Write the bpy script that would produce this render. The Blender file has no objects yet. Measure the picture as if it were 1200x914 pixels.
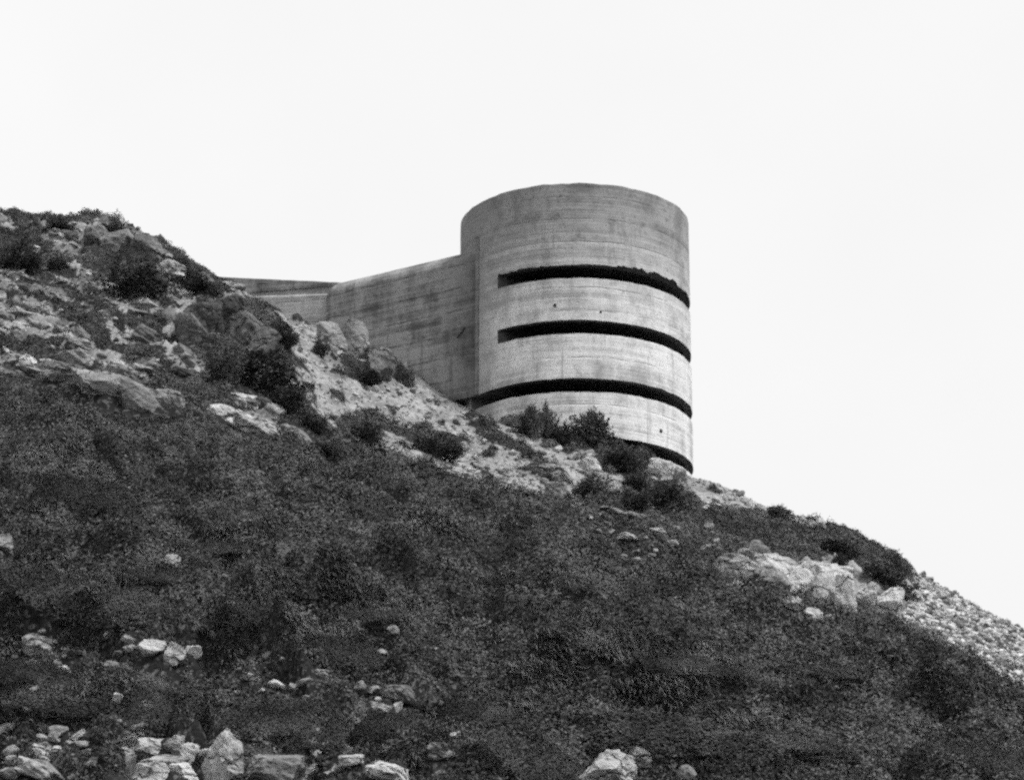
import bpy, bmesh, math, random
import numpy as np
from mathutils import Vector, Matrix

R = math.radians
rng = np.random.default_rng(11)
random.seed(5)
scene = bpy.context.scene
COL = scene.collection

# ------------------------------------------------------------------ camera
F = 3400.0                      # focal length in photograph pixels (1200 wide)
PITCH = R(18.5)
CP, SP = math.cos(PITCH), math.sin(PITCH)
cam_d = bpy.data.cameras.new('camera')
cam = bpy.data.objects.new('camera', cam_d)
COL.objects.link(cam)
cam_d.sensor_width = 36.0
cam_d.lens = 36.0 * F / 1200.0
cam_d.clip_start = 0.5
cam_d.clip_end = 12000
cam.location = (0, 0, 0)
cam.rotation_euler = (math.pi / 2 + PITCH, 0, 0)
scene.camera = cam


def at(px, py, Y):
    """World point seen at photograph pixel (px, py) at ground distance Y."""
    u, v = (px - 600) / F, (457 - py) / F
    y = CP - v * SP
    return np.array([u / y * Y, Y, (SP + v * CP) / y * Y])


def project(X, Y, Z):
    d = Y * CP + Z * SP
    d = np.where(np.abs(d) < 1e-3, 1e-3, d)
    return 600 + F * X / d, 457 - F * (-Y * SP + Z * CP) / d, d


# ------------------------------------------------------------------ noise
def _hash(ix, iy, seed):
    h = (ix.astype(np.int64) * 374761393 + iy.astype(np.int64) * 668265263 + seed * 982451653) & 0xFFFFFFFF
    h = ((h ^ (h >> 13)) * 1274126177) & 0xFFFFFFFF
    h = h ^ (h >> 16)
    return (h & 0xFFFF) / 65535.0


def vnoise(x, y, seed=0):
    x = np.asarray(x, float); y = np.asarray(y, float)
    ix, iy = np.floor(x), np.floor(y)
    fx, fy = x - ix, y - iy
    fx = fx * fx * fx * (fx * (fx * 6 - 15) + 10)
    fy = fy * fy * fy * (fy * (fy * 6 - 15) + 10)
    a, b = _hash(ix, iy, seed), _hash(ix + 1, iy, seed)
    c, d = _hash(ix, iy + 1, seed), _hash(ix + 1, iy + 1, seed)
    return (a + (b - a) * fx) * (1 - fy) + (c + (d - c) * fx) * fy - 0.5


def fbm(x, y, octv=4, seed=0, gain=0.5):
    s, amp, tot = 0.0, 1.0, 0.0
    for k in range(octv):
        s = s + amp * vnoise(x * 2 ** k + 17.3 * k, y * 2 ** k - 9.1 * k, seed + k)
        tot += amp
        amp *= gain
    return s / tot * 1.6        # about -0.8 .. 0.8


def cells(x, y, seed=0):
    """Distance to the nearest of one jittered point per unit cell."""
    ix, iy = np.floor(x), np.floor(y)
    best = np.full(np.shape(x), 9.0)
    for dx in (-1, 0, 1):
        for dy in (-1, 0, 1):
            cx, cy = ix + dx, iy + dy
            px = cx + 0.1 + 0.8 * _hash(cx, cy, seed); py = cy + 0.1 + 0.8 * _hash(cx, cy, seed + 7)
            best = np.minimum(best, (x - px) ** 2 + (y - py) ** 2)
    return np.sqrt(best)


def lumps(X, Y):
    """Rounded hummocks with creases between them, 0 in a crease to about 1 on a crown."""
    a, b = X * 0.94 - Y * 0.34, X * 0.34 + Y * 0.94
    wx, wy = fbm(X * .5, Y * .5, 3, 210) * 0.9, fbm(X * .5 + 9, Y * .5, 3, 215) * 0.9
    d1 = cells((a + wx) / 3.4, (b + wy) / 2.1, 201)
    d2 = cells((a + wx * .6) / 1.5, (b + wy * .6) / 1.0, 205)
    return np.sqrt(np.clip(1 - (d1 / 0.8) ** 2, 0, 1)), np.sqrt(np.clip(1 - (d2 / 0.8) ** 2, 0, 1))


def lump_amount(X, Y):
    return np.clip(1.3 - (Y - 92) / 42.0, 0.42, 1.1) * (0.62 + 0.38 * (1 - sstep(-2, 10, X))) * (0.75 + 0.6 * fbm(X * .12, Y * .12, 2, 230))


def sstep(a, b, x):
    t = np.clip((x - a) / (b - a), 0, 1)
    return t * t * (3 - 2 * t)


def inpoly(px, py, poly):
    inside = np.zeros(px.shape, bool)
    n = len(poly)
    j = n - 1
    for i in range(n):
        xi, yi = poly[i]; xj, yj = poly[j]
        if yi != yj:
            c = ((yi > py) != (yj > py)) & (px < (xj - xi) * (py - yi) / (yj - yi) + xi)
            inside ^= c
        j = i
    return inside


# ------------------------------------------------------------------ hillside: control points (pixel, distance)
CTRL = [
    (-150, 914, 88), (0, 914, 88), (200, 914, 88), (400, 914, 88), (600, 914, 89), (800, 914, 90), (1000, 914, 92), (1200, 914, 95), (1350, 914, 97),
    (0, 800, 96), (200, 800, 96), (400, 800, 97), (600, 800, 98), (800, 800, 100), (1000, 800, 103), (1200, 800, 113),
    (-150, 700, 104), (0, 700, 104), (200, 700, 104), (400, 700, 106), (600, 700, 108), (800, 700, 111), (1000, 722, 118), (1100, 735, 124),
    (0, 600, 112), (200, 600, 113), (400, 600, 116), (600, 600, 121), (700, 600, 126), (800, 640, 121),
    (0, 500, 120), (200, 500, 122), (350, 520, 124), (450, 535, 127),
    (-150, 430, 124), (0, 440, 124), (100, 400, 129), (200, 400, 130), (290, 400, 131), (330, 440, 130), (360, 480, 130), (200, 480, 123.5),
    (0, 330, 138), (100, 330, 138), (200, 330, 138), (250, 345, 137),
    (-150, 225, 152), (0, 254, 150), (70, 262, 149), (130, 268, 148), (180, 287, 147), (225, 317, 146), (258, 338, 146), (300, 378, 142),
    (335, 384, 153), (375, 392, 153), (400, 430, 147), (400, 480, 140), (470, 470, 146), (470, 520, 134), (540, 485, 150), (560, 540, 138),
    (600, 500, 148.5), (640, 575, 131), (680, 530, 146), (750, 545, 146), (814, 563, 150), (800, 590, 140),
    (850, 574, 150), (900, 599, 148), (1000, 633, 145), (1060, 671, 141), (1130, 706, 138), (1200, 743, 135), (1350, 822, 130),
    (850, 655, 123), (1000, 660, 130), (1000, 712, 121.5), (905, 695, 118.5), (1140, 752, 124), (930, 625, 134),
]
pts = [at(*c) for c in CTRL]
pts += [np.array(p, float) for p in [
    (0, 30, 2.5), (-30, 30, 2.5), (30, 30, 2.0), (0, 55, 6.5), (-30, 55, 6.5), (30, 55, 5.5), (-40, 72, 11.5), (40, 72, 10.0), (0, 72, 11.5),
    (-10, 163, 57.4), (-12, 159.5, 57.4), (-16, 163, 58.6), (-4, 166, 56), (-30, 168, 60), (-30, 195, 57), (0, 190, 52), (5, 162, 47), (13, 165, 42), (11, 156, 44),
    (30, 152, 30), (30, 180, 26), (15, 190, 36), (-55, 120, 40), (-55, 150, 58), (50, 100, 14), (50, 130, 18)]]
pts = np.array(pts)
S = 30.0
_P = pts[:, :2] / S


def _U(r2):
    return 0.5 * r2 * np.log(r2 + 1e-12)


_d2 = ((_P[:, None, :] - _P[None, :, :]) ** 2).sum(-1)
n = len(_P)
_K = _U(_d2) + 0.0006 * np.eye(n)
_A = np.zeros((n + 3, n + 3))
_A[:n, :n] = _K
_A[:n, n] = 1; _A[:n, n + 1:] = _P
_A[n, :n] = 1; _A[n + 1:, :n] = _P.T
_w = np.linalg.solve(_A, np.concatenate([pts[:, 2], [0, 0, 0]]))


def base_height(X, Y):
    shape = X.shape
    x, y = np.clip(X.ravel(), -70, 60) / S, np.clip(Y.ravel(), 25, 200) / S
    out = np.empty(x.size)
    for i in range(0, x.size, 60000):
        xx, yy = x[i:i + 60000], y[i:i + 60000]
        d2 = (xx[:, None] - _P[None, :, 0]) ** 2 + (yy[:, None] - _P[None, :, 1]) ** 2
        out[i:i + 60000] = _U(d2) @ _w[:n] + _w[n] + _w[n + 1] * xx + _w[n + 2] * yy
    z = out.reshape(shape)
    dx = np.maximum(np.maximum(-70 - X, X - 60), 0)
    dy = np.maximum(np.maximum(25 - Y, Y - 200), 0)
    d = np.sqrt(dx * dx + dy * dy)
    f = sstep(0, 1, np.where(Y < 25, (25 - Y) / 22.0, d / 160.0))
    return z * (1 - f) + -1.8 * f


# ------------------------------------------------------------------ land cover, outlined on the hill
SAND = [
    [(296, 352), (330, 345), (380, 350), (390, 370), (410, 398), (470, 415), (540, 440), (585, 445), (610, 480), (650, 500), (700, 512), (814, 545),
     (790, 562), (730, 560), (700, 574), (680, 606), (640, 604), (600, 590), (560, 580), (520, 566), (470, 544), (430, 542), (395, 512), (360, 462), (338, 408)],
    [(800, 548), (850, 552), (905, 576), (962, 600), (975, 622), (935, 620), (880, 606), (840, 604), (800, 598)],
    [(700, 590), (735, 598), (770, 606), (760, 611), (720, 604)],
]
ROCK = [
    [(-300, 150), (0, 205), (130, 225), (225, 280), (262, 312), (304, 352), (335, 396), (346, 440), (384, 505), (424, 527), (400, 543), (340, 521), (280, 503),
     (200, 484), (130, 482), (90, 466), (50, 450), (0, 441), (-300, 420)],
    [(843, 655), (870, 648), (905, 648), (940, 652), (1003, 652), (1012, 672), (1060, 682), (1064, 722), (1003, 716), (965, 706), (905, 696), (880, 690)],
    [(-200, 874), (40, 856), (100, 858), (130, 876), (235, 876), (245, 920), (240, 1000), (-200, 1000)],
    [(370, 888), (470, 886), (520, 880), (528, 900), (480, 1000), (340, 1000)],
    [(-50, 750), (40, 752), (110, 762), (120, 776), (60, 782), (-50, 776)],
    [(690, 906), (750, 900), (800, 915), (800, 960), (680, 960)],
]
SCREE = [[(1050, 650), (1085, 660), (1130, 675), (1200, 712), (1400, 810), (1400, 900), (1260, 862), (1200, 830), (1150, 800), (1105, 778), (1075, 752), (1040, 728), (1064, 692)]]
# dark vegetated patches among rock and sand: (px, py, half width, half height, tilt degrees)
PATCH = [
    (285, 425, 62, 36, 25), (338, 485, 58, 16, 38), (150, 318, 58, 28, 18), (232, 332, 40, 18, 20), (8, 290, 34, 22, 30), (66, 305, 18, 9, 20), (75, 345, 44, 7, 24), (95, 378, 48, 8, 22), (172, 388, 60, 7, 28),
    (140, 415, 70, 9, 20), (30, 412, 45, 9, 10), (210, 470, 40, 8, 15), (310, 382, 34, 12, 40), (370, 520, 46, 9, 12), (60, 262, 60, 8, 8), (190, 470, 26, 10, 20),
    (250, 482, 24, 9, 15), (430, 440, 30, 10, 15), (428, 504, 34, 15, 5), (508, 520, 40, 12, 8), (890, 630, 90, 24, 16), (1030, 662, 46, 17, 33), (760, 585, 56, 20, 5), (735, 540, 36, 20, 0), (660, 510, 70, 16, 12),
    (620, 555, 12, 5, 0), (570, 505, 30, 5, 25), (600, 525, 40, 5, 22), (650, 560, 20, 6, 10), (820, 612, 60, 10, 12), (1040, 655, 24, 8, 25), (888, 672, 26, 12, 10),
    (200, 800, 90, 14, -12), (60, 815, 110, 26, 0), (460, 850, 120, 20, 0), (100, 878, 30, 14, 0), (370, 870, 40, 14, 0),
]


def cover(X, Y, Z):
    """Rock, sand and scree weights (the rest is turf)."""
    px, py, d = project(X, Y, Z)
    wx = fbm(X * 0.8, Y * 0.5 + Z * 0.8, 4, 3)
    wy = fbm(X * 0.8 + 50, Y * 0.5 + Z * 0.8, 4, 9)
    qx, qy = px + wx * 22, py + wy * 16
    ok = (d > 60) & (Y > 60)
    rock = np.zeros(X.shape); sand = np.zeros(X.shape); scree = np.zeros(X.shape)
    for p in ROCK: rock[inpoly(qx, qy, p) & ok] = 1
    for p in SAND: sand[inpoly(qx, qy, p) & ok] = 1
    for p in SCREE: scree[inpoly(qx, qy, p) & ok] = 1
    veg = np.zeros(X.shape)
    for cx, cy, a, b, t in PATCH:
        c, s = math.cos(R(t)), math.sin(R(t))
        ex = (qx - cx) * c + (qy - cy) * s
        ey = -(qx - cx) * s + (qy - cy) * c
        veg = np.maximum(veg, ((ex / a) ** 2 + (ey / b) ** 2 < 1).astype(float))
    # streaks of turf in the joints of the rock, running down the dip
    sx = (px * 0.9 + py * 0.42) / 46.0
    sy = (-px * 0.42 + py * 0.9) / 10.0
    st = fbm(sx, sy, 4, 31)
    veg = np.maximum(veg, ((st > 0.14) & (rock > 0) & (py < 560)).astype(float))
    veg = np.maximum(veg, ((fbm(px / 22., py / 9., 3, 77) > 0.36) & (sand > 0)).astype(float))
    veg = np.maximum(veg, ((fbm(px / 26., py / 12., 4, 177) > 0.02) & (rock > 0) & (py > 730)).astype(float))
    rock = np.where(veg > 0, 0, rock); sand = np.where(veg > 0, 0, sand); scree = np.where(veg > 0, 0, scree)
    rock = np.where(sand + scree > 0, 0, rock)
    return rock, sand, scree


# knolls, banks and hollows of the turf: (px, py, half width px, half depth m, height m)
BUMPS = [
    (75, 548, 62, 2.6, 0.9), (450, 712, 60, 1.8, 0.75), (70, 795, 120, 2.0, 1.0), (190, 845, 60, 1.8, 1.1), (330, 770, 110, 1.6, 0.8), (770, 845, 160, 2.2, 1.0), (660, 765, 90, 1.6, 0.6),
    (770, 780, 80, 1.5, 0.55), (600, 880, 110, 1.8, 0.9), (1130, 870, 60, 2.0, 0.8), (960, 850, 80, 1.6, 0.6), (140, 690, 90, 1.8, 0.7), (40, 640, 70, 1.8, 0.6), (300, 640, 60, 1.6, 0.45), (260, 700, 60, 1.4, 0.5),
    (390, 745, 50, 1.2, 0.5), (870, 740, 90, 2.0, 0.4), (520, 640, 80, 2.0, 0.4), (470, 870, 60, 1.4, 0.5), (320, 840, 60, 1.4, 0.7),
]
# banks: the turf breaks along these lines and drops steeply on the lower side (height in metres)
FOLDS = [
    ([(20, 540), (50, 533), (85, 538), (115, 552), (140, 580), (160, 610)], 1.0), ([(390, 703), (430, 699), (465, 707), (497, 730)], 1.0), ([(250, 768), (300, 764), (360, 755), (400, 748), (425, 760)], 1.25),
    ([(-30, 790), (60, 793), (150, 797)], 1.5), ([(150, 850), (190, 822), (240, 815), (300, 830), (350, 860), (380, 890)], 1.35), ([(625, 712), (680, 738), (720, 765)], 1.0), ([(735, 758), (790, 778), (822, 792)], 0.9),
    ([(560, 850), (620, 832), (700, 845), (780, 862), (860, 868), (920, 880)], 1.5), ([(180, 628), (215, 648), (250, 660), (330, 672), (400, 690)], 0.8), ([(-30, 655), (60, 665), (120, 690), (170, 705)], 0.9),
    ([(250, 700), (310, 715), (370, 735)], 0.8), ([(860, 750), (920, 770), (990, 785)], 0.7), ([(1060, 850), (1100, 862), (1140, 885), (1200, 905)], 1.1), ([(860, 840), (930, 850), (1000, 850)], 0.9),
    ([(440, 830), (490, 840), (540, 860)], 0.9), ([(500, 600), (560, 615), (640, 640)], 0.4), ([(200, 500), (280, 520), (370, 545)], 0.45), ([(60, 470), (130, 490), (200, 500)], 0.6), ([(640, 660), (720, 690), (800, 705)], 0.5),
    ([(10, 730), (80, 725), (140, 735)], 1.0), ([(400, 580), (470, 600), (540, 630)], 0.4), ([(1000, 760), (1080, 790), (1170, 815)], 0.6), ([(560, 770), (620, 790), (690, 815)], 0.7), ([(-20, 590), (40, 600), (100, 620)], 0.7),
]


def base_hit(px, py):
    ys = np.arange(60, 175, 0.2)
    y_ = CP - (457 - py) / F * SP
    xs = (px - 600) / F / y_ * ys
    zs = (SP + (457 - py) / F * CP) / y_ * ys
    h = int(np.argmax(base_height(xs, ys) >= zs))
    return xs[h], ys[h]


_fl = []
for line, hh in FOLDS:
    q = np.array([base_hit(a_, b_) for a_, b_ in line])
    q = q[np.argsort(q[:, 0])]
    _fl.append((q[:, 0], q[:, 1], hh))


def folds(X, Y):
    z = np.zeros(X.shape)
    wob = fbm(X * 0.7, Y * 0.4, 3, 260) * 0.8
    for qx, qy, hh in _fl:
        sel = (X > qx[0] - 0.5) & (X < qx[-1] + 0.5) & (Y > qy.min() - 5) & (Y < qy.max() + 9)
        if not sel.any(): continue
        x = X[sel]
        dy = Y[sel] + wob[sel] - np.interp(x, qx, qy)
        L = qx[-1] - qx[0]
        tp = sstep(0, 0.22, (x - qx[0]) / L) * sstep(0, 0.22, (qx[-1] - x) / L)
        up = np.where(dy > 0, np.exp(-(dy / 2.6) ** 2), sstep(-0.4, 0.0, dy))
        dn = np.where(dy < 0, np.exp(-((dy + 0.4) / 1.1) ** 2), 0) * sstep(0, -0.4, dy)
        z[sel] += hh * tp * (0.75 * up - 0.35 * dn)
    return z


_bp = []
for bx, by, bw, bd, bh in BUMPS:
    ys = np.arange(60, 175, 0.2)
    y_ = CP - (457 - by) / F * SP
    xs_ = (bx - 600) / F / y_ * ys
    zs_ = (SP + (457 - by) / F * CP) / y_ * ys
    hit = np.argmax(base_height(xs_, ys) >= zs_)
    _bp.append((xs_[hit], ys[hit], bw / F * ys[hit] * 1.05, bd, bh))


def detail(X, Y, Z, rock, sand, scree):
    near = sstep(60, 80, Y) * (1 - sstep(170, 200, Y)) * (1 - sstep(40, 60, np.abs(X)))
    turf = 1 - np.clip(rock + sand + scree, 0, 1)
    g = 1.15 - 0.7 * sstep(92, 128, Y)                # hummocks are bigger low on the slope
    a, b = X * 0.94 - Y * 0.34, X * 0.34 + Y * 0.94    # bands running down to the side
    hum = fbm(a * 0.20, b * 0.40, 3, 5) * 1.25
    rid = 1 - np.abs(fbm(a * 0.42, b * 0.8, 3, 61)) * 2.6
    z = turf * g * (hum + np.clip(rid, -0.5, 1) * 0.42 + fbm(a * 1.1, b * 1.5, 3, 15) * 0.40)
    l1, l2 = lumps(X, Y)
    la = lump_amount(X, Y)
    z = z * 0.8 + turf * la * (l1 * 1.75 + l2 * 0.55 - 0.9)
    z = z + turf * folds(X, Y)
    for bx, by, bw, bd, bh in _bp:
        dx, dy = (X - bx) / bw, (Y - by)
        dy = np.where(dy < 0, dy / (bd * 0.35), dy / bd)
        wob = fbm(X * 0.6, Y * 0.6, 2, 90) * 0.5
        z = z + bh * (1 - sstep(0.15, 1.0 + wob, np.sqrt(dx * dx + dy * dy)))
    # ledges of bedrock dipping to the side
    s = Z + 0.46 * X + fbm(X * 0.25, Y * 0.3, 3, 41) * 1.4
    L = 0.95
    q = s / L
    fr = q - np.floor(q)
    st = (sstep(0.25, 0.75, fr) - fr) * L
    zr = st * 1.0 + fbm(X * 0.5, Y * 0.5, 4, 45) * 0.7 + np.abs(fbm(X * 1.5 - Y * 0.4, Y * 1.9 + Z, 5, 48, 0.62)) * 0.8
    z = z + rock * zr
    z = z + sand * (fbm(X * 0.35, Y * 0.35, 3, 51) * 0.35 + fbm(X * 2, Y * 2, 3, 55) * 0.10)
    z = z + scree * (fbm(X * 0.8, Y * 0.8, 4, 58) * 0.35)
    return z * near


STEP = 0.14
fx = np.arange(-36, 33.001, STEP)
fy = np.arange(80, 174.001, STEP)


def grow(a0, end, first):
    out, s = [], first
    v = a0
    while abs(v) < abs(end):
        v = v + math.copysign(s, end - a0); s *= 1.22
        out.append(v)
    return out


gx = np.array(sorted(grow(-36, -3500, 0.3)) + list(fx) + grow(33, 3500, 0.3))
gy_low, s, v = [], 0.3, 80.0
while v > -3500:
    v -= s; s = min(s * 1.15, 400 if v < -20 else 3.0); gy_low.append(v)
gy = np.array(gy_low[::-1] + list(fy) + grow(174, 3500, 0.3))
GX, GY = np.meshgrid(gx, gy)
GZ0 = base_height(GX, GY)
ROCKW, SANDW, SCREEW = cover(GX, GY, GZ0)


def blur(a):
    p = np.pad(a, 1, mode='edge')
    return (p[1:-1, 1:-1] * 2 + p[:-2, 1:-1] + p[2:, 1:-1] + p[1:-1, :-2] + p[1:-1, 2:]) / 6


RB, SB, CB = blur(blur(ROCKW)), blur(blur(SANDW)), blur(blur(SCREEW))
GZ = GZ0 + detail(GX, GY, GZ0, RB, SB, CB)

i0x, i0y = np.searchsorted(gx, -36 + 1e-6) , np.searchsorted(gy, 80 + 1e-6)
HZ = GZ[i0y:i0y + len(fy) - 1, i0x:i0x + len(fx) - 1]
HR, HS, HC = (m[i0y:i0y + len(fy) - 1, i0x:i0x + len(fx) - 1] for m in (RB, SB, CB))
hx0, hy0 = gx[i0x], gy[i0y]


def sample(m, x, y):
    u = np.clip((np.asarray(x, float) - hx0) / STEP, 0, m.shape[1] - 1.001)
    v = np.clip((np.asarray(y, float) - hy0) / STEP, 0, m.shape[0] - 1.001)
    iu, iv = u.astype(int), v.astype(int)
    fu, fv = u - iu, v - iv
    return (m[iv, iu] * (1 - fu) + m[iv, iu + 1] * fu) * (1 - fv) + (m[iv + 1, iu] * (1 - fu) + m[iv + 1, iu + 1] * fu) * fv


def height(x, y):
    return sample(HZ, x, y)


_ys = np.arange(80.5, 173, 0.04)


def ground(px, py):
    """First point of the hillside along the line of sight through a photograph pixel."""
    for k in range(80):
        u, v = (px - 600) / F, (457 - py) / F
        y_ = CP - v * SP
        X, Z = u / y_ * _ys, (SP + v * CP) / y_ * _ys
        below = height(X, _ys) >= Z
        if below.any():
            i = int(np.argmax(below))
            return np.array([X[i], _ys[i], float(height(X[i:i + 1], _ys[i:i + 1])[0])])
        py += 1.0
    return at(px, py, 150)


def mpp(p):
    return (p[1] * CP + p[2] * SP) / F


# ------------------------------------------------------------------ materials
def mat(name):
    m = bpy.data.materials.new(name)
    m.use_nodes = True
    nt = m.node_tree
    b = nt.nodes['Principled BSDF']
    b.inputs['Roughness'].default_value = 0.9
    b.inputs['Specular IOR Level'].default_value = 0.2
    return m, nt, b


class NT:
    def __init__(s, nt): s.nt = nt
    def new(s, t, **kw):
        nd = s.nt.nodes.new(t)
        for k, v in kw.items(): setattr(nd, k, v)
        return nd
    def put(s, sock, v):
        if hasattr(v, 'is_linked') or isinstance(v, bpy.types.NodeSocket): s.nt.links.new(v, sock)
        else: sock.default_value = v
    def math(s, op, a, b=0.0, c=0.0, clamp=False):
        nd = s.new('ShaderNodeMath', operation=op, use_clamp=clamp)
        s.put(nd.inputs[0], a); s.put(nd.inputs[1], b); s.put(nd.inputs[2], c)
        return nd.outputs[0]
    def ramp(s, v, a, b, lo=0.0, hi=1.0):
        nd = s.new('ShaderNodeMapRange', interpolation_type='SMOOTHSTEP')
        s.put(nd.inputs[0], v)
        for i, q in enumerate((a, b, lo, hi)): s.put(nd.inputs[i + 1], q)
        return nd.outputs[0]
    def noise(s, vec, scale, det=6.0, rough=0.6, dist=0.0):
        nd = s.new('ShaderNodeTexNoise')
        s.put(nd.inputs['Vector'], vec)
        nd.inputs['Scale'].default_value = scale
        nd.inputs['Detail'].default_value = det
        nd.inputs['Roughness'].default_value = rough
        nd.inputs['Distortion'].default_value = dist
        return nd.outputs[0]
    def voro(s, vec, scale, feature='F1', out=0):
        nd = s.new('ShaderNodeTexVoronoi', feature=feature)
        s.put(nd.inputs['Vector'], vec)
        nd.inputs['Scale'].default_value = scale
        return nd.outputs[out]
    def scale(s, vec, xyz, rot=(0, 0, 0)):
        nd = s.new('ShaderNodeMapping')
        s.put(nd.inputs[0], vec)
        nd.inputs['Scale'].default_value = xyz
        nd.inputs['Rotation'].default_value = rot
        return nd.outputs[0]
    def mix(s, f, a, b):
        nd = s.new('ShaderNodeMix', data_type='FLOAT')
        s.put(nd.inputs[0], f); s.put(nd.inputs[2], a); s.put(nd.inputs[3], b)
        return nd.outputs[0]
    def grey(s, v):
        nd = s.new('ShaderNodeCombineColor')
        for i in range(3): s.put(nd.inputs[i], v)
        return nd.outputs[0]
    def bump(s, h, dist, strength=1.0, normal=None):
        nd = s.new('ShaderNodeBump')
        s.put(nd.inputs['Height'], h)
        nd.inputs['Distance'].default_value = dist
        nd.inputs['Strength'].default_value = strength
        if normal is not None: s.put(nd.inputs['Normal'], normal)
        return nd.outputs[0]
    def pos(s): return s.new('ShaderNodeNewGeometry').outputs['Position']
    def obj(s): return s.new('ShaderNodeTexCoord').outputs['Object']
    def attr(s, name):
        return s.new('ShaderNodeAttribute', attribute_name=name)


def rock_nodes(t, v, rand, lo, hi):
    """Grey weathered granite: mottling, lichen, dark joints."""
    big = t.noise(v, 0.55, 5, 0.62)
    fine = t.noise(v, 5.0, 7, 0.7)
    a = t.math('ADD', t.math('MULTIPLY', big, 0.6), t.math('MULTIPLY', fine, 0.4))
    a = t.math('ADD', a, rand)
    c = t.ramp(a, 0.36, 0.66, lo, hi)
    lich = t.ramp(t.noise(v, 2.2, 8, 0.72), 0.56, 0.66)
    c = t.mix(t.math('MULTIPLY', lich, 0.55), c, lo * 0.55)
    warp = t.new('ShaderNodeVectorMath', operation='ADD')
    t.put(warp.inputs[0], v)
    nz = t.new('ShaderNodeTexNoise'); t.put(nz.inputs['Vector'], v); nz.inputs['Scale'].default_value = 1.6
    t.put(warp.inputs[1], nz.outputs['Color'])
    crack = t.voro(t.scale(warp.outputs[0], (0.5, 0.5, 1.25), (0, R(24), 0)), 0.85, 'DISTANCE_TO_EDGE')
    k = t.ramp(crack, 0.0, 0.06, 1.0, 0.0)
    k = t.math('MULTIPLY', k, t.ramp(t.noise(v, 0.7, 3, 0.5), 0.42, 0.55))
    c = t.mix(t.math('MULTIPLY', k, 0.45), c, 0.05)
    h = t.math('SUBTRACT', t.math('ADD', t.math('MULTIPLY', fine, 0.5), t.math('MULTIPLY', big, 1.2)), t.math('MULTIPLY', k, 0.5))
    return c, h


def rock_material(name, lo, hi):
    m, nt, b = mat(name)
    t = NT(nt)
    v = t.pos()
    info = t.new('ShaderNodeObjectInfo')
    rand = t.math('MULTIPLY', t.math('SUBTRACT', info.outputs['Random'], 0.5), 0.16)
    c, h = rock_nodes(t, v, rand, lo, hi)
    t.put(b.inputs['Base Color'], t.grey(c))
    t.put(b.inputs['Normal'], t.bump(h, 0.2, 1.0))
    return m


def hillside_material():
    m, nt, b = mat('hillside_ground')
    t = NT(nt)
    v = t.pos()
    a = t.attr('cover')
    sep = t.new('ShaderNodeSeparateColor'); t.put(sep.inputs[0], a.outputs['Color'])
    rw, sw, cw = sep.outputs[0], sep.outputs[1], sep.outputs[2]
    edge = t.math('MULTIPLY', t.math('SUBTRACT', t.noise(v, 2.4, 6, 0.65), 0.5), 0.9)
    rw = t.ramp(t.math('ADD', rw, edge), 0.38, 0.6)
    sw = t.ramp(t.math('ADD', sw, edge), 0.38, 0.6)
    cw = t.ramp(t.math('ADD', cw, edge), 0.38, 0.6)
    soil = t.ramp(t.math('ADD', t.math('MULTIPLY', t.noise(v, 1.5, 6, 0.7), 0.4), t.math('MULTIPLY', t.noise(v, 9.0, 6, 0.8), 0.6)), 0.40, 0.62, 0.003, 0.035)
    lit = t.new('ShaderNodeSeparateColor'); t.put(lit.inputs[0], t.voro(t.scale(v, (1, 1, 0.8)), 9.0, 'F1', 1))
    soil = t.math('ADD', t.math('MULTIPLY', soil, 0.6), t.ramp(lit.outputs[0], 0.72, 1.0, 0.0, 0.075))   # litter of fallen leaves
    rc, rh = rock_nodes(t, v, 0.0, 0.06, 0.32)
    # pale weathered grit with pebbles
    g1 = t.noise(v, 0.45, 6, 0.6)
    g2 = t.noise(v, 7.0, 8, 0.75)
    peb = t.voro(t.scale(v, (1, 1, 1.4)), 4.5, 'F1', 1)
    pv = t.new('ShaderNodeSeparateColor'); t.put(pv.inputs[0], peb)
    sc = t.ramp(t.math('ADD', t.math('MULTIPLY', g1, 0.55), t.math('MULTIPLY', g2, 0.45)), 0.36, 0.62, 0.12, 0.30)
    sc = t.math('MULTIPLY', sc, t.ramp(pv.outputs[0], 0.0, 1.0, 0.72, 1.15))
    spots = t.ramp(t.noise(v, 1.9, 8, 0.75), 0.57, 0.66)
    sc = t.mix(t.math('MULTIPLY', spots, 0.55), sc, 0.10)
    st = t.math('MULTIPLY', t.ramp(pv.outputs[1], 0.0, 1.0, 0.18, 0.5), 1.0)
    c = t.mix(rw, soil, rc)
    c = t.mix(sw, c, sc)
    c = t.mix(cw, c, st)
    t.put(b.inputs['Base Color'], t.grey(c))
    h = t.math('ADD', t.math('MULTIPLY', rh, rw), t.math('MULTIPLY', t.math('ADD', g2, t.math('MULTIPLY', pv.outputs[0], 0.3)), 0.6))
    t.put(b.inputs['Normal'], t.bump(h, 0.10, 0.8))
    return m


def leaf_material(name, lo, hi, rough=0.55):
    m, nt, b = mat(name)
    t = NT(nt)
    v = t.pos()
    a = t.attr('tone').outputs['Fac']
    big = t.noise(v, 0.22, 4, 0.6)
    mid = t.noise(v, 1.1, 4, 0.6)
    pat = t.ramp(t.noise(t.scale(v, (1, 1.6, 1.6), (0, R(20), R(-20))), 0.30, 6, 0.64), 0.39, 0.63)
    f = t.math('ADD', t.math('MULTIPLY', a, 0.56), t.math('ADD', t.math('MULTIPLY', pat, 0.54), t.math('MULTIPLY', t.ramp(mid, 0.35, 0.65), 0.34)))
    c = t.ramp(f, 0.36, 1.40, lo, hi)
    t.put(b.inputs['Base Color'], t.grey(c))
    b.inputs['Roughness'].default_value = rough
    b.inputs['Specular IOR Level'].default_value = 0.25
    return m


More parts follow.
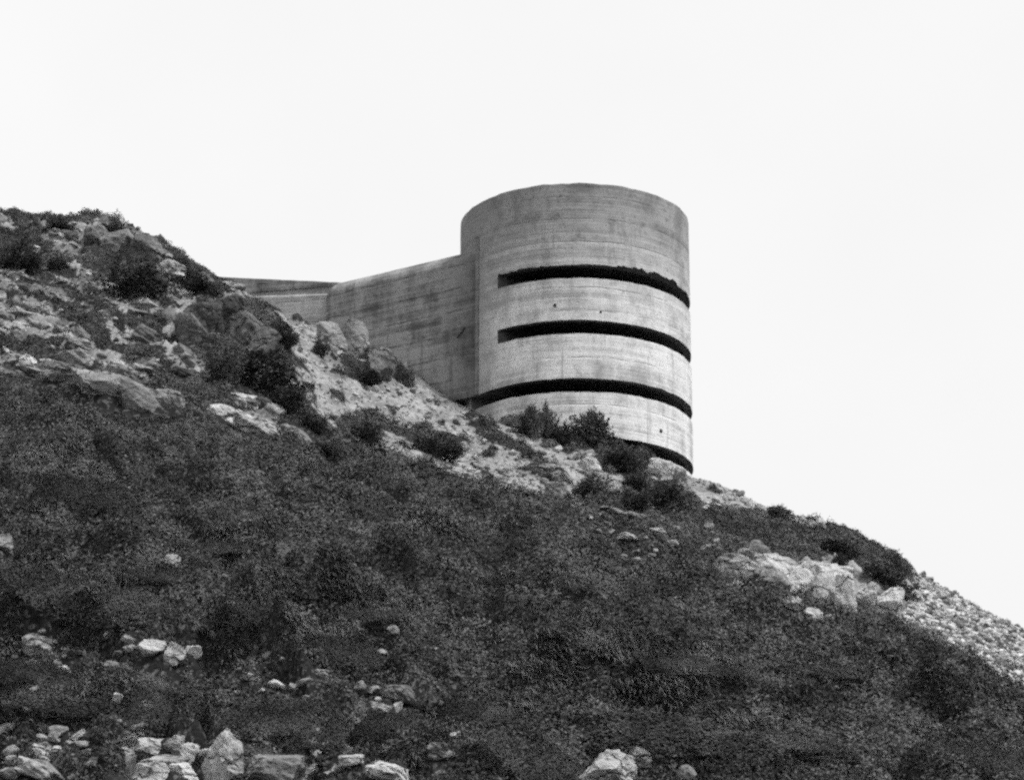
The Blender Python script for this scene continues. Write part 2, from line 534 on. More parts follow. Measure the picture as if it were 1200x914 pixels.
def concrete_material(name, lo, hi, top_z=None, fade=0.0, lines=0.5, shade0=None, shade1=None):
    """Board-marked concrete: pour bands, drips, dark weathering near top_z."""
    m, nt, b = mat(name)
    t = NT(nt)
    v = t.pos()
    band = t.noise(t.scale(v, (0.035, 0.035, 2.3)), 1.0, 6, 0.72)
    board = t.noise(t.scale(v, (0.10, 0.10, 6.5)), 1.0, 3, 0.6)
    blot = t.noise(v, 0.5, 7, 0.66)
    drip = t.noise(t.scale(v, (1.5, 1.5, 0.10)), 1.0, 6, 0.65)
    grit = t.noise(v, 11.0, 5, 0.7)
    f = t.math('ADD', t.math('MULTIPLY', band, 0.30), t.math('MULTIPLY', board, 0.08))
    f = t.math('ADD', f, t.math('MULTIPLY', blot, 0.40))
    f = t.math('ADD', f, t.math('MULTIPLY', drip, 0.16))
    f = t.math('ADD', f, t.math('MULTIPLY', grit, 0.16))
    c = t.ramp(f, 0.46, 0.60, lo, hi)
    # lift lines between pours
    sepz = t.new('ShaderNodeSeparateXYZ'); t.put(sepz.inputs[0], v)
    zz = t.math('ADD', sepz.outputs[2], t.math('MULTIPLY', t.noise(v, 0.3, 4, 0.6), 0.30))
    fr = t.math('FRACT', t.math('MULTIPLY', zz, 0.74))
    ln = t.ramp(t.math('ABSOLUTE', t.math('SUBTRACT', fr, 0.5)), 0.0, 0.05, 1.0, 0.0)
    ln = t.math('MULTIPLY', ln, t.ramp(t.noise(v, 0.8, 5, 0.6), 0.42, 0.6))
    c = t.mix(t.math('MULTIPLY', ln, lines), c, lo * 0.45)
    if top_z is not None:
        g = t.math('ADD', sepz.outputs[2], t.math('MULTIPLY', t.math('SUBTRACT', t.math('ADD', blot, drip), 1.0), 5.0))
        w = t.ramp(g, top_z - fade, top_z)
        c = t.mix(w, c, t.math('MULTIPLY', c, 0.42))
        # lichen flecks and spalls on the weathered band
        fl = t.ramp(t.noise(v, 2.4, 8, 0.8), 0.53, 0.64)
        c = t.mix(t.math('MULTIPLY', t.math('MULTIPLY', fl, w), 0.75), c, 0.08)
        wide = t.ramp(t.noise(t.scale(v, (1, 1, 0.45)), 0.8, 6, 0.7), 0.50, 0.62)
        c = t.mix(t.math('MULTIPLY', t.math('MULTIPLY', wide, t.ramp(g, top_z - fade * 1.7, top_z)), 0.55), c, 0.14)
        sp = t.math('MULTIPLY', t.ramp(t.noise(v, 2.1, 5, 0.7), 0.67, 0.72), w)
        c = t.mix(t.math('MULTIPLY', sp, 0.7), c, 0.5)
    if shade0 is not None:       # smudged shadow painted in, fading away from the joint with the wing
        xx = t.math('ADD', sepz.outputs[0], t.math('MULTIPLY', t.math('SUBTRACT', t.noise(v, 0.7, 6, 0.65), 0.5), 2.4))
        jshade = t.ramp(xx, shade0, shade1, 1.0, 0.0) if shade0 < shade1 else t.ramp(xx, shade1, shade0, 0.0, 1.0)
        c = t.mix(t.math('MULTIPLY', jshade, 0.62), c, lo * 0.6)
    # run-off streaks and soot patches
    run = t.ramp(t.noise(t.scale(v, (2.6, 2.6, 0.16)), 1.0, 5, 0.6), 0.55, 0.70)
    run = t.math('MULTIPLY', run, t.ramp(t.noise(v, 0.5, 3, 0.5), 0.42, 0.6))
    c = t.mix(t.math('MULTIPLY', run, 0.55), c, lo * 0.5)
    speck = t.ramp(t.noise(v, 5.5, 4, 0.85), 0.54, 0.66)
    c = t.mix(t.math('MULTIPLY', speck, 0.58), c, lo * 0.4)
    pock = t.ramp(t.voro(v, 1.3), 0.0, 0.09, 1.0, 0.0)
    c = t.mix(t.math('MULTIPLY', pock, 0.55), c, 0.08)
    t.put(b.inputs['Base Color'], t.grey(c))
    h = t.math('SUBTRACT', t.math('ADD', t.math('MULTIPLY', board, 0.6), t.math('MULTIPLY', grit, 0.4)), t.math('MULTIPLY', t.math('ADD', ln, pock), 0.5))
    t.put(b.inputs['Normal'], t.bump(h, 0.05, 0.8))
    return m


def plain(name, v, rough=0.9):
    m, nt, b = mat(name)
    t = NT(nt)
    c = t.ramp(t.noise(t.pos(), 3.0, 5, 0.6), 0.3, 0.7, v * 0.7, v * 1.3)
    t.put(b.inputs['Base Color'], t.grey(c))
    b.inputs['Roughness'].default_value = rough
    return m


M_GROUND = hillside_material()
M_ROCK = rock_material('pale_granite', 0.16, 0.52)
M_ROCK_MID = rock_material('grey_granite', 0.08, 0.32)
M_ROCK_DARK = rock_material('dark_granite', 0.05, 0.18)
M_HEATH = leaf_material('heath_leaves', 0.003, 0.118)
M_GRASS = leaf_material('grass_blades', 0.02, 0.12, 0.5)
M_SHRUB = leaf_material('shrub_leaves', 0.006, 0.10)
M_SHRUB_PALE = leaf_material('pale_shrub_leaves', 0.05, 0.17)
def rubble_material(name, lo, hi):
    m, nt, b = mat(name)
    t = NT(nt)
    v = t.pos()
    c = t.ramp(t.math('ADD', t.attr('tone').outputs['Fac'], t.math('SUBTRACT', t.noise(v, 9.0, 5, 0.7), 0.5)), 0.0, 1.0, lo, hi)
    t.put(b.inputs['Base Color'], t.grey(c))
    return m


M_RUBBLE = rubble_material('pale_rubble', 0.10, 0.50)
M_RUBBLE_MID = rubble_material('grey_rubble', 0.10, 0.40)
M_STEM = plain('woody_stem', 0.13)
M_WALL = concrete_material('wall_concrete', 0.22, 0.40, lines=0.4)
M_INNER = plain('shaded_interior', 0.06)  # dark colour stands in for the shade inside the slits
M_ROD_HOLE = plain('rod_rust_hole_shade', 0.018)  # iron of the rod, and painted shade of the drum's small holes


M_WING = None


# ------------------------------------------------------------------ object helpers
def tag(o, label=None, cat=None, group=None, kind=None):
    if label: o['label'] = label
    if cat: o['category'] = cat
    if group: o['group'] = group
    if kind: o['kind'] = kind
    return o


def link(name, me, m=None, parent=None, loc=None, rot=None, scl=None):
    o = bpy.data.objects.new(name, me)
    COL.objects.link(o)
    if m is not None and me is not None and not me.materials: me.materials.append(m)
    if parent is not None: o.parent = parent
    if loc is not None: o.location = loc
    if rot is not None: o.rotation_euler = rot
    if scl is not None: o.scale = scl
    return o


def empty(name, loc, rz=0):
    o = bpy.data.objects.new(name, None)
    COL.objects.link(o)
    o.location = loc; o.rotation_euler.z = rz
    o.empty_display_size = 0.3
    return o


def mesh_np(name, V, faces_flat, sizes, smooth=False):
    me = bpy.data.meshes.new(name)
    V = np.asarray(V, np.float32)
    me.vertices.add(len(V)); me.vertices.foreach_set('co', V.ravel())
    sizes = np.asarray(sizes, np.int32)
    me.loops.add(int(sizes.sum())); me.loops.foreach_set('vertex_index', np.asarray(faces_flat, np.int32).ravel())
    me.polygons.add(len(sizes))
    st = np.concatenate([[0], np.cumsum(sizes)[:-1]]).astype(np.int32)
    me.polygons.foreach_set('loop_start', st)
    me.polygons.foreach_set('loop_total', sizes)
    me.polygons.foreach_set('use_smooth', np.full(len(sizes), smooth, bool))
    me.update(calc_edges=True)
    return me


# ------------------------------------------------------------------ hillside
ny, nx = GZ.shape
V = np.stack([GX.ravel(), GY.ravel(), GZ.ravel()], 1)
idx = np.arange(ny * nx).reshape(ny, nx)
Q = np.stack([idx[:-1, :-1], idx[:-1, 1:], idx[1:, 1:], idx[1:, :-1]], -1).reshape(-1, 4)
me = mesh_np('hillside', V, Q, np.full(len(Q), 4), True)
ca = me.color_attributes.new('cover', 'FLOAT_COLOR', 'POINT')
cdat = np.stack([RB.ravel(), SB.ravel(), CB.ravel(), np.ones(RB.size)], 1).astype(np.float32)
ca.data.foreach_set('color', cdat.ravel())
hill = link('hillside', me, M_GROUND)
tag(hill, kind='structure')

# ------------------------------------------------------------------ tower
YC = 156.0
pc = at(674, 380, YC)
XC = float(pc[0])
RAD = 136.0 / F * (YC * CP + 52 * SP)


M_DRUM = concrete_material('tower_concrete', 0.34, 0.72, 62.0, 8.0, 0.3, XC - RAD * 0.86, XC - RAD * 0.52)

M_WING = concrete_material('wing_concrete', 0.085, 0.32, lines=0.7, shade0=XC - RAD * 0.8, shade1=XC - RAD * 0.8 - 3.2)


def z_front(py):
    return float(at(674, py, YC - RAD)[2])


ZTOP = z_front(215)
ZBOT = z_front(560) - 4.0
SL = []          # slits: top z, bottom z, left angle, right angle (degrees from the viewer, positive to the right)
for (a, b_, l, r) in ((310.5, 326, -42, 118), (375, 391, -42, 118), (443, 459, -63, 118), (511, 526, -35, 118)):
    SL.append((z_front(a), z_front(b_), l, r))


def drum_mesh():
    V, Fc = [], []
    DARK = set()
    def vert(a, r, z):
        V.append((XC + r * math.sin(a), YC - r * math.cos(a), z)); return len(V) - 1
    WALL, ROOM = 0.45, 4.6
    angs = [R(d) for d in np.arange(-180, 180, 1.0)]
    breaks = sorted({R(s[2]) for s in SL} | {R(s[3]) for s in SL})
    angs = sorted(set([round(x, 6) for x in angs] + [round(x, 6) for x in breaks]))
    NA = len(angs)
    zs = []          # outer levels, top to bottom
    lev = [ZTOP]
    for (t, b_, l, r) in SL: lev += [t, b_]
    lev.append(ZBOT)
    # outer skin rings with subdivisions between levels
    rings, kinds = [lev[0]], []
    for i in range(len(lev) - 1):
        slit = (i % 2 == 1)
        k = 1 if slit else max(2, int((lev[i] - lev[i + 1]) / 0.35))
        for j in range(1, k + 1):
            rings.append(lev[i] + (lev[i + 1] - lev[i]) * j / k)
            kinds.append((i // 2) if slit else -1)
    def chip(a, z):
        """Broken arris along the upper lip of the topmost slit and small wear elsewhere."""
        d = math.degrees(a)
        for si, (t, b_, l, r) in enumerate(SL):
            if abs(z - t) < 1e-6 and l < d < r:
                nz = float(fbm(np.array([d * 0.16 + si * 31]), np.array([3.0]), 4, 7)[0])
                if si == 0: return max(0.0, nz * 0.26 + 0.07 * max(0.0, math.sin(d * 0.9 + 9 * nz)) * (1 if 20 < d < 75 else 0.3) + (0.10 if 22 < d < 60 else 0.0) + (0.07 if -18 < d < -11 else 0))
                return nz * 0.04
            if abs(z - b_) < 1e-6 and l < d < r:
                nz = float(fbm(np.array([d * 0.2 + si * 17]), np.array([8.0]), 3, 9)[0])
                return nz * 0.04
        if abs(z - ZTOP) < 1e-6:
            return float(fbm(np.array([d * 0.25]), np.array([1.0]), 4, 2)[0]) * 0.07
        return 0.0
    ids = []
    for z in rings:
        row = []
        for a in angs:
            w = 0.018 * float(vnoise(np.array([a * 9.0]), np.array([z * 1.3]), 4)[()] if False else vnoise(np.array([a * 9.0]), np.array([z * 1.3]), 4)[0])
            row.append(vert(a, RAD + w, z + chip(a, z)))
        ids.append(row)
    inside = {}
    for ri, kd in enumerate(kinds):
        for ai in range(NA):
            aj = (ai + 1) % NA
            mid = math.degrees(angs[ai]) + 0.3
            if kd >= 0 and SL[kd][2] - 1e-3 <= mid < SL[kd][3]:
                continue
            Fc.append((ids[ri][ai], ids[ri + 1][ai], ids[ri + 1][aj], ids[ri][aj]))
    # the slit openings: soffit, room, sill
    for si, (t, b_, l, r) in enumerate(SL):
        ri = kinds.index(si)
        sel = [i for i, a in enumerate(angs) if SL[si][2] - 1e-3 <= math.degrees(a) <= SL[si][3] + 1e-3]
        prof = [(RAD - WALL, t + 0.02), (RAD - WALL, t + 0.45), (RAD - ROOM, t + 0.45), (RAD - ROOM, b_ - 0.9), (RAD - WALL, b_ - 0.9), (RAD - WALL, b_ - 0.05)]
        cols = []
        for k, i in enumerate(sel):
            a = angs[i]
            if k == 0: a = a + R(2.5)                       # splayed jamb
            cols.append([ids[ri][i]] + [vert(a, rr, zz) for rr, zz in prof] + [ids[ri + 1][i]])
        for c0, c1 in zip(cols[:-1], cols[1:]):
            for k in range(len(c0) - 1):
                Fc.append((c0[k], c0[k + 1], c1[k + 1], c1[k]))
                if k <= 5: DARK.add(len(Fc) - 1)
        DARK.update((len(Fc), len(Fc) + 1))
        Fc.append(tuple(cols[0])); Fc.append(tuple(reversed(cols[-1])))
    nslit = 0
    # roof slab and bottom
    Fc.append(tuple(ids[0])); Fc.append(tuple(reversed(ids[-1])))
    me = bpy.data.meshes.new('tower_wall')
    me.from_pydata(V, [], Fc)
    me.update()
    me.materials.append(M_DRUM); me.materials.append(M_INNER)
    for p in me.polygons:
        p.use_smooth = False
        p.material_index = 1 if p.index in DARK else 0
    return me


def make_tower():
    root = empty('observation_tower', (XC, YC, ZBOT + 4.0))
    off = Vector((-XC, -YC, -(ZBOT + 4.0)))
    me = drum_mesh()
    me.transform(Matrix.Translation(off))
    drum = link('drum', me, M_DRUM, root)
    tag(drum, 'round concrete drum cut by four long dark observation slits')
    # ---- wing
    aj = R(-57.0)
    PJ = Vector((XC + RAD * math.sin(aj), YC - RAD * math.cos(aj), 0))
    phi = R(33)
    d = Vector((-math.cos(phi), math.sin(phi), 0)); nb = Vector((math.sin(phi), math.cos(phi), 0))
    zt = float(at(540, 290.5, PJ.y + 0.6)[2])
    Lw = (562 - 367) * mpp(PJ + Vector((0, 0, 57))) / math.cos(phi)
    bm = bmesh.new()
    zb = 44.0
    p = [PJ - d * 1.4, PJ + d * Lw, PJ + d * Lw + nb * 7.5, PJ - d * 1.4 + nb * 7.5]
    lo = [bm.verts.new((q.x, q.y, zb)) for q in p]
    hi = [bm.verts.new((q.x, q.y, zt)) for q in p]
    bm.faces.new(hi); bm.faces.new(lo[::-1])
    for i in range(4):
        j = (i + 1) % 4
        bm.faces.new((lo[i], lo[j], hi[j], hi[i]))
    bmesh.ops.recalc_face_normals(bm, faces=bm.faces)
    bm.edges.ensure_lookup_table()
    ed = [e for e in bm.edges if (e.verts[0] in hi and e.verts[1] in hi) or {e.verts[0], e.verts[1]} in ({lo[1], hi[1]}, {lo[2], hi[2]})]
    bmesh.ops.bevel(bm, geom=ed, offset=1.05, segments=8, profile=0.5, affect='EDGES', clamp_overlap=True)
    mw = bpy.data.meshes.new('wing'); bm.to_mesh(mw); bm.free()
    # cut where the lowest long slit runs on into the wing
    t, b_ = SL[2][0], SL[2][1]
    bm = bmesh.new()
    c0 = PJ + d * 1.7 - nb * 0.5; c1 = PJ - d * 2.2 - nb * 0.5
    q = [c0, c1, c1 + nb * 2.6, c0 + nb * 2.6]
    lo = [bm.verts.new((v.x, v.y, b_ - 0.5)) for v in q]; hi = [bm.verts.new((v.x, v.y, t)) for v in q]
    bm.faces.new(hi); bm.faces.new(lo[::-1])
    for i in range(4):
        j = (i + 1) % 4
        bm.faces.new((lo[i], lo[j], hi[j], hi[i]))
    bmesh.ops.recalc_face_normals(bm, faces=bm.faces)
    mc = bpy.data.meshes.new('cut'); bm.to_mesh(mc); bm.free()
    ow = bpy.data.objects.new('wing_source', mw); oc = bpy.data.objects.new('cut_source', mc)
    COL.objects.link(ow); COL.objects.link(oc)
    bo = ow.modifiers.new('cut', 'BOOLEAN'); bo.operation = 'DIFFERENCE'; bo.object = oc; bo.solver = 'EXACT'
    dg = bpy.context.evaluated_depsgraph_get()
    mres = bpy.data.meshes.new_from_object(ow.evaluated_get(dg))
    bpy.data.objects.remove(ow); bpy.data.objects.remove(oc)
    mres.name = 'wing'
    mres.transform(Matrix.Translation(off))
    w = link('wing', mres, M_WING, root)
    tag(w, 'lower straight wing with rounded upper edge and darker board marked face')
    # ---- added dark strip standing in for the shadow where the wing meets the drum
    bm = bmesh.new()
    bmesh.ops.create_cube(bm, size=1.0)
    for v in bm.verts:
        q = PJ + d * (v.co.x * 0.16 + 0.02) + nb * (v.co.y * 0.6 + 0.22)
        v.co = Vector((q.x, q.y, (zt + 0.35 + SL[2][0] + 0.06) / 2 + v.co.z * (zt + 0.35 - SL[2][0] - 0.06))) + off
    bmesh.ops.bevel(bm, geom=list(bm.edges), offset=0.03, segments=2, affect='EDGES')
    mj = bpy.data.meshes.new('shadow_strip'); bm.to_mesh(mj); bm.free()
    link('shadow_strip', mj, concrete_material('strip_shade', 0.10, 0.22), root)
    # ---- small holes in the drum wall: rimmed discs, their shade painted in
    for (px, py, rad) in ((648, 358, 0.085), (700, 366, 0.06), (768, 505, 0.10)):
        a = math.asin((px - 674) / 136.0)
        yy = YC - RAD * math.cos(a)
        z = float(at(px, py, yy)[2])
        bm = bmesh.new()
        segs = 16
        rings = []
        for (rr, dep) in ((rad * 1.15, -0.03), (rad * 1.12, 0.012), (rad, 0.012), (rad, 0.004)):
            rings.append([bm.verts.new((rr * math.cos(2 * math.pi * k / segs), -dep, rr * math.sin(2 * math.pi * k / segs))) for k in range(segs)])
        for r0, r1 in zip(rings[:-1], rings[1:]):
            for k in range(segs):
                bm.faces.new((r0[k], r0[(k + 1) % segs], r1[(k + 1) % segs], r1[k]))
        bm.faces.new(rings[-1])
        bm.transform(Matrix.Translation(Vector((XC + RAD * math.sin(a), yy, z)) + off) @ Matrix.Rotation(a, 4, 'Z'))
        mp = bpy.data.meshes.new('hole_disc'); bm.to_mesh(mp); bm.free()
        link('hole_disc', mp, M_ROD_HOLE, root)
    # ---- bent reinforcing rod sticking out of the wing
    bm = bmesh.new()
    path = [(536, 396), (541, 390), (545, 384)]
    pr = [Vector(at(x, y, 152.2 - 0.35 * i)) for i, (x, y) in enumerate(path)]
    for q0, q1 in zip(pr[:-1], pr[1:]):
        dd = q1 - q0
        geo = bmesh.ops.create_cone(bm, cap_ends=True, segments=8, radius1=0.05, radius2=0.045, depth=dd.length)
        mt = Matrix.Translation((q0 + q1) / 2 + off) @ dd.to_track_quat('Z', 'Y').to_matrix().to_4x4()
        bmesh.ops.transform(bm, matrix=mt, verts=geo['verts'])
    mr = bpy.data.meshes.new('iron_rod'); bm.to_mesh(mr); bm.free()
    link('iron_rod', mr, M_ROD_HOLE, root)
    tag(root, 'round concrete observation tower with four dark slits and a low side wing', 'tower')
    return root


tower = make_tower()


def make_back_wall():
    a = Vector(at(236, 325, 160.6)); b = Vector(at(400, 332.5, 158.6))
    root = empty('retaining_wall', ((a.x + b.x) / 2, (a.y + b.y) / 2, 57.5))
    off = -root.location
    d = (b - a); d.z = 0; d.normalize()
    nrm = Vector((d.y, -d.x, 0))
    def slab(name, front, thick, top_a, top_b, zlow, m, bev):
        bm = bmesh.new()
        N = 24
        rows = []
        for k in range(N + 1):
            f = k / N
            q = a.lerp(b, f)
            zt = top_a + (top_b - top_a) * f + 0.03 * float(fbm(np.array([k * 0.7]), np.array([front * 7]), 3, 3)[0])
            p0 = q + nrm * front; p1 = q + nrm * (front - thick)
            rows.append([bm.verts.new((p0.x, p0.y, zlow)), bm.verts.new((p0.x, p0.y, zt - bev)), bm.verts.new((p0.x - nrm.x * bev, p0.y - nrm.y * bev, zt)), bm.verts.new((p1.x, p1.y, zt)), bm.verts.new((p1.x, p1.y, zlow))])
        for r0, r1 in zip(rows[:-1], rows[1:]):
            for k in range(4):
                bm.faces.new((r0[k], r0[k + 1], r1[k + 1], r1[k]))
        bm.faces.new(rows[0]); bm.faces.new(rows[-1][::-1])
        bmesh.ops.recalc_face_normals(bm, faces=bm.faces)
        bmesh.ops.translate(bm, verts=bm.verts, vec=off)
        me = bpy.data.meshes.new(name); bm.to_mesh(me); bm.free()
        return link(name, me, m, root)
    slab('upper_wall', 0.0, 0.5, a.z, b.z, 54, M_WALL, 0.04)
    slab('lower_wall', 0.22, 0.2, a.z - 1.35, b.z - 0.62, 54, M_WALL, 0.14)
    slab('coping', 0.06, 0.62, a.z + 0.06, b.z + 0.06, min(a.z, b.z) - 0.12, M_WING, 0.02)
    tag(root, 'low straight concrete wall running from the rocky knoll to the tower wing', 'wall')


make_back_wall()

# ------------------------------------------------------------------ rocks
_ico = {}


def ico(level):
    if level not in _ico:
        bm = bmesh.new(); bmesh.ops.create_icosphere(bm, subdivisions=level, radius=1.0)
        _ico[level] = (np.array([v.co[:] for v in bm.verts]), np.array([[v.index for v in f.verts] for f in bm.faces]))
        bm.free()
    return _ico[level]


def noise3(V, f, seed):
    return (vnoise(V[:, 0] * f + 3.1, V[:, 1] * f + V[:, 2] * f * 0.7, seed) + vnoise(V[:, 1] * f - 1.7, V[:, 2] * f + V[:, 0] * f * 0.6, seed + 1) + vnoise(V[:, 2] * f + 8.2, V[:, 0] * f - V[:, 1] * f * 0.8, seed + 2)) / 1.5


def rock_mesh(name, seed, size, cuts=9, boxy=0.5, rough=0.06, level=4):
    """Broken boulder: blend of ball and block, flattened by fracture planes, roughened. Base at z = -0.5 * height."""
    r = np.random.default_rng(seed)
    V, Fc = ico(level)
    V = V.copy()
    m = np.abs(V).max(1, keepdims=True)
    V = V * (1 - boxy) + V / m * boxy * 0.8
    for k in range(cuts):
        nrm = r.normal(size=3); nrm /= np.linalg.norm(nrm)
        d = r.uniform(0.55, 0.85)
        h = V @ nrm
        ov = np.clip(h - d, 0, None)
        V = V - ov[:, None] * nrm[None, :] * 0.96
    nn = noise3(V, 1.4, seed) * 0.16 + noise3(V, 4.0, seed + 5) * rough + noise3(V, 10.0, seed + 9) * rough * 0.5
    V = V * (1 + nn[:, None])
    ax = r.normal(size=3) * 0.35 + np.array([0.35, 0, 1.0]); ax /= np.linalg.norm(ax)
    q = (V @ ax) * r.uniform(1.0, 1.7) + noise3(V, 0.9, seed + 3) * 2.6 + noise3(V, 2.6, seed + 4) * 0.5
    fr = q - np.floor(q)
    am = np.clip(noise3(V, 1.1, seed + 6) * 2.2 + 0.5, 0, 1)
    V = V * (1 - rough * 1.1 * (am * fr ** 2)[:, None] * np.array([1, 1, 0.5]))
    V = V * (1 - np.abs(noise3(V, 3.0, seed + 8))[:, None] * rough * 1.2)
    V = V * (1 + noise3(V, 20.0, seed + 13)[:, None] * rough * 0.35)
    mx, mn = V.max(0), V.min(0)
    V = (V - (mx + mn) / 2) / (mx - mn) * np.array(size)
    me = mesh_np(name, V, Fc, np.full(len(Fc), 3), False)
    return me


STONES = []          # ground footprint of every rock: x, y, radius


def put_rock(px, py, w, h, label, seed, m=None, boxy=0.4, cuts=9, name='boulder', cat='boulder', group=None, tilt=0.0, sink=0.08, deep=0.85, roll=0.0, rough=0.10):
    p = ground(px, py)
    s = mpp(p)
    W, H = w * s * 1.06, h * s / 0.93
    H2 = H / (1 - sink)
    me = rock_mesh(name, seed, (W, W * deep, H2), cuts, boxy, rough, 5 if w > 30 else 4)
    o = link(name, me, m or M_ROCK, None, (p[0], p[1] + W * deep * 0.25, p[2] + H2 * (0.5 - sink)), (0, tilt, roll))
    tag(o, label, cat, group)
    STONES.append((p[0], p[1] + W * deep * 0.25, max(W * 0.55, 0.15), H))
    return o


